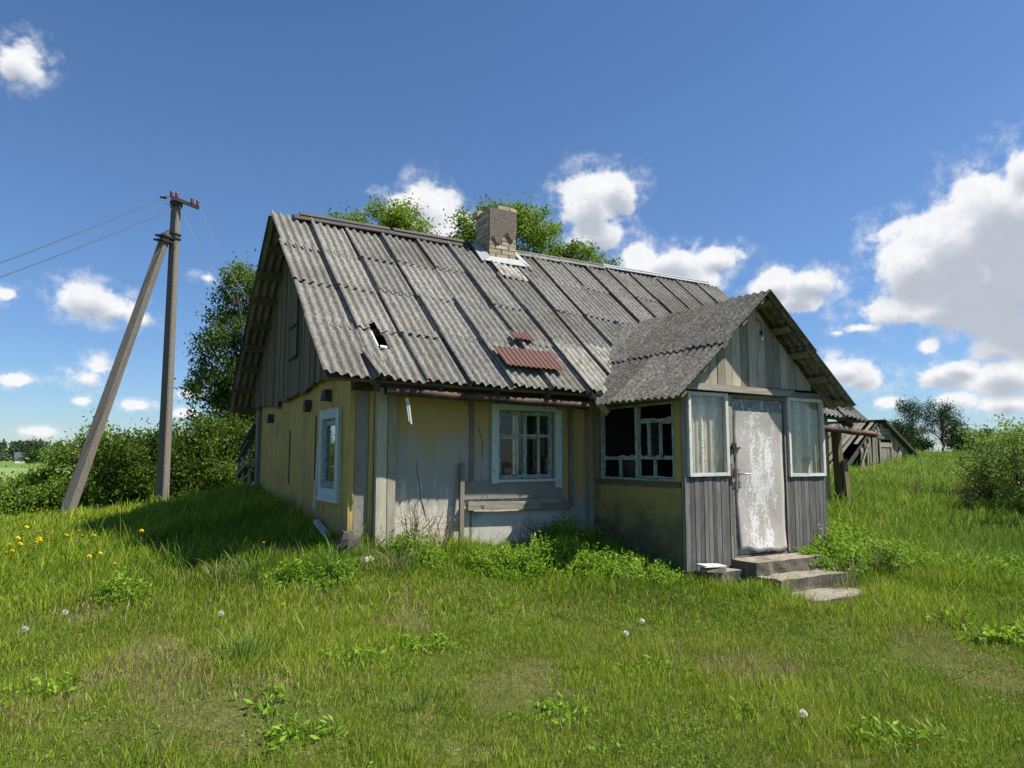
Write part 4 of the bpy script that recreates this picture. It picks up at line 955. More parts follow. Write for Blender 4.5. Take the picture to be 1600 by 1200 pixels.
b = MB(); b.tube([(-.12, -.14, ph + .06), (-.22, -.16, ph - .02), (-.22, -.15, ph - .14), (-.1, -.12, ph - .16)], .005, 5); b.tube([(-.02, -.13, ph + .05), (.05, -.14, ph - .05), (.03, -.13, ph - .3)], .005, 5); b.build('jumper_wire', 'wire', pole)
def wpt(l): v = Matrix.Rotation(R(30), 4, 'Z') @ Vector(l); return Vector((v.x + px, v.y + py, v.z + bz))
def wire(a, b_, sg, r, lab, m='wire'):
    a = Vector(a); b_ = Vector(b_); mb = MB(); n = 28; mb.tube([a + (b_ - a) * k / n - Vector((0, 0, sg * 4 * (k / n) * (1 - k / n))) for k in range(n + 1)], r, 5)
    return tag(mb.build('power_line', m), lab, 'power line')
A1 = wpt((-.12, -.14, ph + .10)); A2 = wpt((-.10, -.12, ph - .22))
def P3(px_, py_, y): d = pixdir(px_, py_); k = y / d[1]; return Vector((d[0] * k, y, CH + d[2] * k))
e1 = P3(0, 388, 11.5); e2 = P3(0, 410, 11.5)
wire(A1, A1 + (e1 - A1) * 3.2, .30, .008, 'upper overhead wire running left from the top of the concrete pole')
wire(A2, A2 + (e2 - A2) * 3.2, .30, .008, 'lower overhead wire running left from the concrete pole')
M4 = Matrix.Translation((HO[0], HO[1], 0)) @ Matrix.Rotation(R(30), 4, 'Z')
wire(wpt((.39, -.13, ph + .02)), M4 @ Vector((-.42, 4.74, 4.34)), .12, .0045, 'thin service wire from the end of the crossarm to the roof mast', 'steel_pale')
wire(wpt((.05, -.13, ph - .15)), M4 @ Vector((-.64, 4.74, 4.27)), .10, .0045, 'thin service wire from beside the pole top to the roof mast', 'steel_pale')
q = wpt((-.12, -.14, ph + .10)); b = MB(); t_ = A1 + (e1 - A1) * .06 - Vector((0, 0, .02)); b.tube([t_ - Vector((.06, .01, 0)), t_ + Vector((.06, .01, 0))], .028, 8); b.build('line_clamp', 'iron', bpy.data.objects['power_line'])

# ------------------------------------------------------------------ foliage
def unit(v): return v / (np.linalg.norm(v, axis=1, keepdims=True) + 1e-9)
def leafgeo(P, size, up=.6, aspect=.5, droop=0.):
    n = len(P); d = unit(rng.normal(size=(n, 3)) + [0, 0, -droop]); nn = unit(rng.normal(size=(n, 3)) * (1 - up) + np.array([0, 0, 1]) * up)
    sd = unit(np.cross(d, nn)); nn = np.cross(sd, d); L = size * rng.uniform(.6, 1.25, n)[:, None]; W = L * aspect
    V = np.stack([P, P + d * L * .5 + sd * W * .5 + nn * W * .15, P + d * L, P + d * L * .5 - sd * W * .5 + nn * W * .15], 1).reshape(-1, 3)
    i = np.arange(n)[:, None] * 4; return V, np.concatenate([i + [0, 1, 2], i + [0, 2, 3]])
def clumpcrown(clumps, per, size, tight=.5, up=.55, aspect=.5, droop=0):
    Ps = []; T = []
    for (c, r) in clumps:
        k = max(8, int(per * r * r / .16)); u = unit(rng.normal(size=(k, 3))); rad = rng.random(k) ** (1 / 2.6)
        ns = int(3 + 3 * rng.random()); twig = unit(rng.normal(size=(ns * 4, 3)))           # twiggy spikes
        q = c + u * (rad * r)[:, None] * [1, 1, .8]
        m = rng.random(k) < .45; w_ = twig[rng.integers(0, len(twig), k)]; q[m] = (c + w_ * (rng.random(k) * r * 1.35)[:, None] + rng.normal(size=(k, 3)) * size * .8)[m]
        Ps.append(q); T.append(np.clip(rng.normal(.5, .2, k) + rng.normal(0, .12), 0, 1))
    P = np.concatenate(Ps); V, Fc = leafgeo(P, size, up, aspect, droop); return V, Fc, np.repeat(np.concatenate(T), 4)
def limb(mb, a, b_, r0, r1, wig=.1, n=6):
    a = np.array(a, float); b_ = np.array(b_, float); L = np.linalg.norm(b_ - a); pts = []
    for k in range(n + 1):
        t = k / n; p = a + (b_ - a) * t + rng.normal(size=3) * wig * L * math.sin(math.pi * t) * .35; p[2] += .06 * L * math.sin(math.pi * t); pts.append(tuple(p))
    mb.tube(pts, [r0 + (r1 - r0) * k / n for k in range(n + 1)], 6)
def tree(name, lab, cat, x, y, hgt, crown, nclump, per, leaf, m, trunk_r=.12, stems=1, cr=(.3, .55), group=None, barkm='bark', z=None, up=.5, aspect=.5, shell=.55, fixed=None, base_spread=.25, droop=0):
    """crown = list of ellipsoids (cx,cy,cz, rx,ry,rz) relative to the base"""
    z = h1(x, y) if z is None else z; root = empty(name, (x, y, z), label=lab, cat=cat, group=group)
    vol = np.array([e[3] * e[4] * e[5] for e in crown]) ** .67; vol /= vol.sum(); cl = []
    for k in range(nclump):
        e = crown[rng.choice(len(crown), p=vol)]; d = unit(rng.normal(size=(1, 3)))[0]; rr = shell + (1 - shell) * rng.random() ** .7
        if rng.random() < .25: rr *= rng.random()
        c = np.array(e[:3]) + d * np.array(e[3:]) * rr; r = rng.uniform(*cr)
        if c[2] < r * .4: c[2] = r * .4
        cl.append((c, r))
    mb = MB(); tops = []
    for s in range(stems):
        a = 2 * math.pi * s / stems; ba = np.array([math.cos(a), math.sin(a), 0]) * (base_spread if stems > 1 else 0)
        e = crown[0]; tp = np.array([e[0], e[1], min(hgt * .85, e[2] + e[5] * .5)]) + (ba * 3 if stems > 1 else 0); tops.append((ba, tp)); limb(mb, ba - [0, 0, .15], tp, trunk_r, trunk_r * .25, .1, 9)
    for c, r in cl:
        ba, tp = tops[rng.integers(len(tops))]; t = np.clip((c[2] / tp[2]) * rng.uniform(.35, .75), .08, .95); p = ba + (tp - ba) * t; limb(mb, p, c, max(.008, trunk_r * .3 * (1 - t)), .004 + trunk_r * .03, .12, 4)
    mb.build('trunk', barkm, root)
    V, Fc, T = clumpcrown(cl, per, leaf, up=up, aspect=aspect, droop=droop); npmesh('crown', V, [Fc], m, root, tone=T)
    return root
# trees behind the cottage
tree('deciduous_tree', 'tall leafy green tree rising behind the left gable', 'tree', -7.0, 19.3, 6.9, [(0, 0, 4.0, 1.5, 1.6, 2.4), (-.8, 0, 2.6, 1.1, 1.2, 1.3), (.1, 0, 5.7, 1.1, 1.1, 1.2), (.3, 0, 1.8, 1.5, 1.3, 1.3)], 125, 330, .105, 'leaf_shaded', .13, cr=(.26, .5))
tree('deciduous_tree', 'leafy tree top showing above the ridge left of the chimney', 'tree', -3.9, 20.5, 8.4, [(0, 0, 6.7, 2.3, 1.7, 1.5), (-1.3, 0, 6.9, .8, .9, .9), (.5, 0, 6.9, .9, .9, .9), (1.7, 0, 5.3, 1.2, 1, 1.0), (0, 0, 6.9, .35, .3, 1.0)], 130, 330, .11, 'leaf_tree', .14, cr=(.26, .46))
tree('deciduous_tree', 'leafy tree top showing directly behind the brick chimney', 'tree', .2, 21, 7.9, [(-.1, 0, 6.4, 1.8, 1.4, 1.7), (-1.5, 0, 6.8, .6, .8, 1.0), (1.8, 0, 6.0, 1.1, 1, .9), (.45, 0, 7.3, .25, .3, .5)], 125, 330, .11, 'leaf_tree', .14, cr=(.24, .44))
# hedge of bushes on the left
hb = [(-13.3, 17.2, 1.2, .95, 'low sunlit green bush at the left edge of the photo'), (-12.0, 16.8, 1.0, .75, 'low sunlit green bush just right of the one at the left edge'), (-10.9, 16.4, 1.1, 1.4, 'sunlit green bush left of the foot of the leaning brace'), (-9.7, 16.8, 1.2, 2.35, 'green bush seen between the brace and the upright pole, nearer the brace'),
      (-8.4, 16.6, 1.25, 2.6, 'green bush right behind the upright concrete pole'), (-6.9, 17.0, 1.4, 2.75, 'shaded dark bush just right of the upright concrete pole'), (-5.9, 17.8, 1.3, 2.6, 'shaded dark bush beside the rear corner of the cottage')]
for x, y, r, ht, lab in hb:
    z = h1(x, y); ht = ht - z - .2; tree('bush', lab, 'bush', x, y, ht, [(0, 0, ht * .48, r, r * .9, ht * .5), (rng.uniform(-.5, .5), -.4, ht * .3, r * .9, r * .7, ht * .3), (rng.uniform(-.6, .6), 0, ht * .8, .4, .4, ht * .22)], 88, 300, .09, 'leaf_hedge' if x < -9.2 else 'leaf_shaded', .04, 4, (.24, .42), group='bushes in the hedge left of the cottage', z=z)  # bushes towards the cottage have shade painted into their leaf colour
# right bushes
for x, y, r, ht, lab in ((9.7, 14.2, .75, 1.5, 'small leafy bush on the slope, leftmost of the bushes at the right edge'), (9.6, 12.7, .9, 1.9, 'dense leafy bush at the right edge of the photo'), (11.6, 14.0, 1.1, 2.2, 'taller leafy bush cut off by the right edge of the photo'), (9.0, 11.2, .7, 1.75, 'leafy bush in front at the right edge')):
    tree('bush', lab, 'bush', x, y, ht, [(0, 0, ht * .5, r, r, ht * .42), (-r * .5, 0, ht * .75, r * .5, r * .5, ht * .25), (0, 0, ht * .25, r * .9, r * .9, ht * .22)], 85, 300, .062, 'leaf_right', .022, 5, (.15, .3), group='bushes at the right edge')
def twigshrub(lab, x, y, n, h_, leafn, m, size, spread=.3, name='dry_shrub', tm='twig_dry'):
    z = h1(x, y); root = empty(name, (x, y, z - .02), label=lab, cat='shrub'); mb = MB(); P = []
    for k in range(n):
        a = rng.random() * 6.28; l = h_ * rng.uniform(.6, 1); e = np.array([math.cos(a) * spread * rng.random(), math.sin(a) * spread * rng.random(), l]); limb(mb, (0, 0, 0), e, .006, .003, .1, 4)
        for q in range(4):
            t = rng.uniform(.4, 1); p = e * t; f = p + rng.normal(size=3) * .09 + [0, 0, .05]; limb(mb, p, f, .003, .002, .1, 2); P += [f + rng.normal(size=3) * .02 for _ in range(leafn)]
    mb.build('stem', tm, root)
    if P: V, Fc = leafgeo(np.array(P), size); npmesh('leaves', V, [Fc], m, root, tone=rng.random(len(V)))
twigshrub('small half-bare reddish shrub on the grassy slope right of the house', 8.2, 12.9, 16, .6, 3, 'leaf_right', .05, .4)
twigshrub('tiny half-bare shrub on the slope beside the larger bare one', 7.9, 14.0, 9, .4, 3, 'leaf_right', .045, .3)
p = hp(.62, -.35); twigshrub('dead brown flower stalks standing by the corner planks', p[0], p[1], 14, .62, 5, 'leaf_dry', .022, .35)
p = hp(1.0, -.3); twigshrub('dead brown umbel stalks against the pale front wall', p[0], p[1], 8, .55, 5, 'leaf_dry', .02, .3)
p = hp(2.2, -.3); twigshrub('thin dead stalks beside the leafy weed clump below the window', p[0], p[1], 6, .45, 4, 'leaf_dry', .02, .2)

def herbs(name, lab, cat, cx, cy, rx, ry, n, hmax, leaf, m='leaf_herb', per=26, group=None, aspect=.42, up=.55, kind=None):
    """a weed clump: many leafy stalks"""
    z0 = h1(cx, cy); root = empty(name, (cx, cy, z0), label=lab, cat=cat, group=group); mb = MB(); Ps = []
    a = rng.random(n) * 6.28; r = np.sqrt(rng.random(n)); X_ = rx * r * np.cos(a); Y_ = ry * r * np.sin(a); Hh = hmax * (1 - r ** 2.2 * .6) * rng.uniform(.35, 1.2, n); Zg = H(cx + X_, cy + Y_) - z0
    T = []
    for k in range(n):
        lean = rng.normal(size=2) * .14 * Hh[k]; b0 = np.array([X_[k], Y_[k], Zg[k] - .02]); e = b0 + [lean[0], lean[1], Hh[k]]
        mb.tube([tuple(b0), tuple((b0 + e) / 2 + rng.normal(size=3) * .01), tuple(e)], [.004, .003, .0015], 3, False)
        t = rng.uniform(.25, 1.0, per) ** .7; tn = rng.normal(.5, .15)
        P = b0 + (e - b0) * t[:, None] + rng.normal(size=(per, 3)) * [.035, .035, .015] * (leaf / .05); Ps.append(P); T.append(np.clip(tn + (t - .6) * .3 + rng.normal(0, .1, per), 0, 1))
    mb.build('stems', 'stem_green', root); V, Fc = leafgeo(np.concatenate(Ps), leaf, up, aspect); npmesh('leaves', V, [Fc], m, root, tone=np.repeat(np.concatenate(T), 4)); return root
def hw(u, v): return hp(u, v)
G = 'leafy weed clumps around the cottage'
for (u, v, rx, ry, n, hm, lf, lab) in ((2.15, -1.0, .52, .36, 150, .40, .055, 'tall bright green weed clump in front of the window'), (2.75, -.35, .4, .22, 80, .5, .06, 'dark shaded weed clump against the wall right of the window'),
    (2.75, -1.5, .6, .4, 130, .28, .05, 'low spreading weed patch between the tall clump and the porch corner'), (1.5, -.9, .5, .3, 90, .28, .05, 'low weed patch left of the tall clump below the window'),
    (.62, -.5, .3, .24, 80, .36, .045, 'bushy weed tuft at the foot of the corner planks'), (5.45, -2.15, .42, .34, 120, .50, .06, 'bright weed clump directly right of the porch steps'), (6.0, -1.7, .5, .45, 120, .52, .06, 'bright weed clump at the right corner of the porch'),
    (6.3, -2.4, .6, .45, 130, .40, .055, 'spreading weed patch to the right of the bottom step'), (6.9, -3.2, .6, .4, 100, .30, .05, 'weed patch on the slope farther right of the steps'), (7.6, -3.5, .6, .4, 90, .26, .05, 'low weed patch near the right edge of the lawn'),
    (6.1, -.7, .4, .5, 90, .75, .06, 'tall weeds along the right wall of the porch'), (-.55, -.65, .5, .3, 90, .26, .045, 'leafy weeds along the shadow edge left of the house corner'), (-2.25, -.2, .3, .2, 45, .26, .042, 'leafy tuft in the sun at the tip of the house shadow'),
    (4.45, -4.6, .3, .2, 10, .25, .08, 'single yellow-green seedling tuft in the lower right lawn')):
    x, y = hp(u, v)
    herbs('weed_clump', lab, 'plant', x, y, rx, ry, n, hm, lf, group=G)
# low leafy patches scattered in the lawn
for k, (px_, py_, n) in enumerate(((660, 930, 24), (480, 1150, 16), (440, 1100, 10), (1400, 1160, 16), (900, 1120, 14), (1010, 1060, 12), (560, 905, 26), (1490, 975, 30), (1180, 1120, 10), (60, 1080, 12))):
    d = pixdir(px_, py_); t_ = CH / -d[2]; x, y = d[0] * t_, d[1] * t_
    t_ = (CH - h1(x, y)) / -d[2]; x, y = d[0] * t_, d[1] * t_
    labs = ['pale green leafy sprigs in the lawn below the window', 'broad-leaved weed in the dry lawn at bottom left', 'dark small weed beside the dry patch at bottom left', 'bright yellow-green sprout at the bottom right', 'broad-leaved weed rosette low in the middle of the lawn', 'weed rosette in the middle of the lawn on a thin patch', 'leafy sprigs in the lawn below the house corner', 'pale leafy patch in the lawn at the right', 'small weed rosette on the dry ground below the steps', 'small weed rosette at the lower left edge']
    herbs('lawn_weed', labs[k], 'plant', x, y, .26, .18, n, .13, .07, per=9, group='low weeds in the lawn', aspect=.34)

# ------------------------------------------------------------------ dandelions
def ray_ground(px_, py_, dz=0.):
    d = pixdir(px_, py_); t_ = 3.
    for _ in range(60):
        x, y, z = d * t_; hh = h1(x, y) + dz
        if CH + z <= hh + .003: break
        t_ += max(.01, (CH + z - hh) * .8)
    return d[0] * t_, d[1] * t_
def flower(seed=False):
    root = empty('dandelion_clock' if seed else 'dandelion', (0, 0, 0)); b = MB(); h_ = .17
    b.tube([(0, 0, -.02), (.01, .005, h_ * .5), (0, 0, h_)], .003, 5); b.build('stem', 'stem_green', root)
    if seed:
        n = 200; u = unit(rng.normal(size=(n, 3))); P = np.array([0, 0, h_ + .02]) + u * .012; Q = P + u * .012; sd = unit(np.cross(u, rng.normal(size=(n, 3)))) * .003
        V = np.stack([P, Q + sd, Q - sd], 1).reshape(-1, 3); npmesh('seed_head', V, [np.arange(3 * n).reshape(-1, 3)], 'seed_fluff', root, tone=np.full(3 * n, .6))
    else:
        V = []; f = []
        for ring, (n, r, tilt) in enumerate(((16, .021, .1), (14, .017, .4), (10, .011, .9))):
            for k in range(n):
                a = 2 * math.pi * (k + ring * .4) / n; c, s = math.cos(a), math.sin(a); w_ = .0045; z = h_ + ring * .003; i = len(V); zz = z + r * tilt
                V += [(-s * w_ * .5, c * w_ * .5, z), (s * w_ * .5, -c * w_ * .5, z), (c * r + s * w_, s * r - c * w_, zz), (c * r - s * w_, s * r + c * w_, zz)]; f.append([i, i + 1, i + 2, i + 3])
        npmesh('flower_head', V, [np.array(f)], 'dandelion_yellow', root)
    return root
def copy_tree(o, parent=None):
    c = o.copy(); C.collection.objects.link(c); c.parent = parent
    for ch in o.children: copy_tree(ch, c)
    return c
fl = flower(); first = True
spots = [((px_, py_), 'yellow dandelion among the dense group of flowers at the left edge of the lawn') for px_, py_ in ((5, 803), (8, 850), (12, 868), (28, 846), (39, 840), (46, 819), (52, 842), (56, 854), (60, 858), (62, 847), (70, 850), (77, 838), (12, 862), (26, 856))]
spots += [((106, 843), 'yellow dandelion just right of the dense group of flowers'), ((120, 836), 'left one of two yellow dandelions side by side beneath the brace foot'), ((132, 836), 'right one of two yellow dandelions side by side beneath the brace foot'), ((143, 843), 'small yellow dandelion right below the pair under the brace foot'),
          ((132, 876), 'left of the two yellow dandelions low on the left lawn'), ((158, 871), 'right of the two yellow dandelions low on the left lawn'), ((184, 808), 'yellow dandelion in the grass between the two concrete posts'), ((216, 827), 'tall yellow dandelion standing against the dark house shadow'),
          ((418, 855), 'yellow dandelion inside the dark house shadow'), ((185, 889), 'tiny yellow dandelion half hidden in the left lawn'), ((445, 956), 'lone yellow dandelion in the open lawn in front of the house corner')]
for (pp, lab) in spots:
    o = fl if first else copy_tree(fl); first = False
    x, y = ray_ground(pp[0], pp[1], .26 if y > 9 else .2); s = rng.uniform(.95, 1.25); o.location = (x, y, h1(x, y) + .25 - .17 * s); o.scale = (s, s, s); o.rotation_euler = (rng.uniform(-.3, .4), rng.uniform(-.3, .3), rng.random() * 6); tag(o, lab, 'flower', 'dandelions in bloom')
sd_ = flower(True); first = True
for (pp, lab) in (((44, 982), 'white dandelion seed head at the lower left edge'), ((342, 958), 'white dandelion seed head left of the lone yellow flower'), ((98, 956), 'small pale seed head in the left lawn'), ((1247, 1113), 'white dandelion seed head in the lower right lawn'), ((1005, 970), 'pale seed head in the lawn left of the steps'), ((974, 990), 'small pale seed head in the middle lawn')):
    o = sd_ if first else copy_tree(sd_); first = False
    x, y = ray_ground(pp[0], pp[1], .15); o.location = (x, y, h1(x, y) - .04); o.rotation_euler = (rng.uniform(-.15, .15), 0, rng.random() * 6); tag(o, lab, 'flower', 'dandelion seed heads')

# ------------------------------------------------------------------ collapsed plank shed on the right
sx, sy = 14.6, 28.0; sh = empty('wooden_shed', (sx, sy, 0), math.atan2(.6, .8), label='low collapsing grey plank shed half sunk in the grass right of the cottage', cat='shed')
# local: x along gable width (right/back), y along ridge (back-left), z up
AZ, HWD, EL, ER = 3.02, 3.1, 1.0, 1.5; RL = 4.6
b = MB(); y = .9
random.seed(5)
for k in range(30):
    yy = k * .155; missing = k < 4
    if missing and random.random() < .75: continue
    e = EL + random.uniform(-.08, .1); t0 = 0.; t1 = 1 if random.random() > .15 else random.uniform(.5, .9)
    if missing: t1 = random.uniform(.2, .5)
    a = Vector((-.02, yy + random.uniform(-.02, .02), AZ)); c = Vector((-HWD, yy + random.uniform(-.12, .12), e)); b.beam(a, a + (c - a) * t1, .135, .03, (-(AZ - EL), 0, HWD), None)
part(b, 'left_roof_planks', 'wood_grey', parent=sh)
b = MB()
for k in range(30): yy = k * .155 - .12; b.beam((.02, yy, AZ), (HWD, yy, ER - .05), .15, .03, ((AZ - ER), 0, HWD), None)
part(b, 'right_roof_planks', 'wood_dark', parent=sh)
b = MB(); b.beam((0, -.2, AZ + .03), (-.0, RL, AZ + .03), .14, .05, (0, 0, 1), .3); b.beam((.02, -.16, AZ - .02), (HWD, -.16, ER - .06), .10, .12, (0, 1, 0), .1)
for k in range(4): yy = .1 + k * 1.3; b.beam((-.03, yy, AZ - .08), (-HWD + .1, yy, EL - .05), .1, .1, (0, 1, 0), .4)
b.beam((-.5, .05, .9), (-.48, .05, 2.6), .12, .10, (0, 1, 0), .2)
psplit(b, 'roof_frame', 'wood_dark', parent=sh)
b = MB(); u = -2.7
while u < HWD - .2:
    e = u + random.uniform(.14, .24); uc = (u + e) / 2
    zt = AZ - .1 - abs(uc) * ((AZ - ER) / HWD if uc > 0 else (AZ - EL) / HWD)
    if -.35 < uc < .75: zt = min(zt, 3.0); z0 = 2.28
    else: z0 = .6
    if zt > z0 + .1 and not (uc < -1.0 and random.random() < .35): j = random.uniform(-.05, .05) * (4 if uc < -.6 else 1); b.hexa([(u, 0, z0), (e - .02, 0, z0), (e - .02, .03, z0), (u, .03, z0), (u + j, 0, zt), (e - .02 + j, 0, zt), (e - .02 + j, .03, zt), (u + j, .03, zt)])
    u = e
b.beam((1.0, -.04, 1.3), (1.55, -.05, 2.0), .22, .03, (0, 1, 0), .9); b.beam((-1.9, -.05, 1.1), (-1.2, -.06, 2.1), .09, .03, (0, 1, 0), .95); b.beam((-1.3, -.05, 1.0), (-1.25, -.05, 1.9), .1, .03, (0, 1, 0), .7)
for zz in (2.32, 2.48, 2.62): b.box(-.36, .7, -.03, .0, zz, zz + .12, None, .01)
part(b, 'gable_planks', 'wood_grey', parent=sh)
b = MB(); vboards(b, -.28, .62, .9, 2.18, -.03, .0, .2); b.box(-.3, .64, -.055, -.031, 2.0, 2.14, .9, .01); b.box(-.32, -.24, -.06, -.03, .9, 2.26, .8); b.box(.62, .70, -.06, -.03, .9, 2.26, .8); part(b, 'plank_door', 'wood_grey', parent=sh)
b = MB(); b.box(-HWD + .3, HWD - .3, RL - .2, RL - .1, .3, 1.2); b.hexa([(-HWD + .3, RL - .2, 1.2), (HWD - .3, RL - .2, 1.5), (HWD - .3, RL - .1, 1.5), (-HWD + .3, RL - .1, 1.2), (-.1, RL - .2, AZ - .1), (.1, RL - .2, AZ - .1), (.1, RL - .1, AZ - .1), (-.1, RL - .1, AZ - .1)]); part(b, 'rear_wall', 'wood_dark', parent=sh)

# ------------------------------------------------------------------ far right trees
def pine(x, y, ht, r, nc, lab, low=.5, lf=.42):
    z = h1(x, y) - .3; cr_ = [(0, 0, ht * .86, r * .8, r * .8, ht * .13), (r * .3, 0, ht * .68, r, r, ht * .14), (-r * .4, 0, ht * low, r * .8, r * .8, ht * .12)]
    tree('pine_tree', lab, 'tree', x, y, ht, cr_, nc, 16, lf, 'leaf_pine', .22, cr=(.55, 1.1), barkm='pine_bark', z=z, up=.75, aspect=.28, group='dark trees on the horizon')
pine(66.5, 118, 9.6, 3.3, 60, 'tall open-crowned pine, left one of the tall pair on the right horizon'); pine(71.0, 117, 9.2, 3.2, 60, 'tall broad pine, right one of the tall pair on the right horizon')
for x, y, ht, r, nm, lab in ((61.8, 112, 6.0, 2.4, 'pine_tree', 'low dense dark pine next to the shed roof, left of the tall pair'), (63.8, 120, 4.0, 2.2, 'pine_tree', 'low dark bushy tree filling the gap left of the tall pines'), (69.5, 122, 3.6, 2.4, 'pine_tree', 'low dark bushy tree under the tall pines'), (75.5, 120, 6.6, 2.0, 'deciduous_tree', 'lighter round-topped tree right of the tall pines'), (74, 116, 4.0, 2.4, 'pine_tree', 'low dark tree right of the tall pine trunks'), (79, 118, 4.2, 2.4, 'deciduous_tree', 'low tree on the horizon behind the right-hand bushes'), (84, 118, 4.5, 2.6, 'deciduous_tree', 'farthest right low tree on the horizon behind the bushes')):
    tree(nm, lab, 'tree', x, y, ht, [(0, 0, ht * .52, r, r, ht * .48)], 44, 18, .42, 'leaf_pine' if nm == 'pine_tree' else 'leaf_far', .15, cr=(.6, 1.0), z=h1(x, y) - .3, up=.5, aspect=.4, group='dark trees on the horizon')
# ------------------------------------------------------------------ far left: house, bare tree, wood
fx, fy = -226., 330.; fz = h1(fx, fy); fh = empty('distant_house', (fx, fy, fz), R(38), label='small grey-roofed house across the field at the left edge', cat='house')
b = MB(); b.box(-4, 4, -3, 3, -1, 2.4); b.hexa([(-4, -3, 2.4), (-3.9, -3, 2.4), (-3.9, 3, 2.4), (-4, 3, 2.4), (-4, -.05, 4.9), (-3.9, -.05, 4.9), (-3.9, .05, 4.9), (-4, .05, 4.9)]); b.build('wall', 'far_wall', fh)
b = MB(); b.beam((-4.3, -1.75, 3.55), (4.3, -1.75, 3.55), 4.6, .12, (0, -2.5, 3)); b.beam((-4.3, 1.75, 3.55), (4.3, 1.75, 3.55), 4.6, .12, (0, 2.5, 3)); b.build('roof', 'far_roof', fh)
b = MB(); b.box(-4.06, -4.0, -.5, .5, 2.4, 3.3); b.box(-4.06, -4.0, -1.6, -.8, .6, 1.6); b.box(-4.06, -4., .8, 1.6, .6, 1.6); b.build('window', 'iron', fh)
z = h1(-123, 195); root = empty('bare_tree', (-123, 195, z - .5), label='rounded bare-branched tree on the left horizon above the bushes', cat='tree'); mb = MB()
for k in range(150):
    d = unit(rng.normal(size=(1, 3)))[0]; d[2] = abs(d[2]) * .8 + .1; e = np.array([0, 0, 3.0]) + d * [4.2, 4.2, 4.2] * rng.uniform(.6, 1); limb(mb, (0, 0, rng.uniform(1.2, 3)), e, .10, .04, .15, 4)
limb(mb, (0, 0, 0), (0, 0, 3.4), .35, .2, .05); mb.build('trunk', 'twig_dry', root)
for k, (x, y, ht, r) in enumerate(((-216, 300, 11, 4.5), (-240, 345, 10, 5), (-203, 300, 5, 4), (-196, 305, 4.5, 4), (-265, 340, 9, 5))):
    labs = ['tall dark tree behind the distant grey-roofed house', 'round tree left of the distant house at the photo edge', 'low bushy tree right of the distant house', 'low pale bushy tree farther right of the distant house', 'tree at the far left beyond the photo edge']
    tree('deciduous_tree', labs[k], 'tree', x, y + 20, ht, [(0, 0, ht * .5, r, r, ht * .5)], 44, 3.5, .9, 'leaf_far', .25, cr=(1.2, 2.0), z=h1(x, y) - .4, group='trees around the distant house')
Ps = []
for k in range(420):
    x = -640 + k * 2.0; x += rng.normal() * 4; y = 520 + rng.normal() * 20; ht = 9 + 6 * fbm(np.array([x / 60]), np.array([3.]), 3)[0] + rng.normal() * 1.2; z = h1(x, y); n = 150
    a = rng.random(n) * 6.28; t_ = rng.random(n) ** .8; rr = (3.8 * (1 - t_ ** 2) + .4) * np.sqrt(rng.random(n)); Ps.append(np.stack([x + rr * np.cos(a), y + rr * np.sin(a), z + ht * t_], 1))
V, Fc = leafgeo(np.concatenate(Ps), 2.0, .3, .6); npmesh('far_wood', V, [Fc], 'leaf_far', tone=np.repeat(rng.normal(.4, .2, len(V) // 4), 4), label='band of woodland along the far left horizon', cat='woodland', kind='stuff')

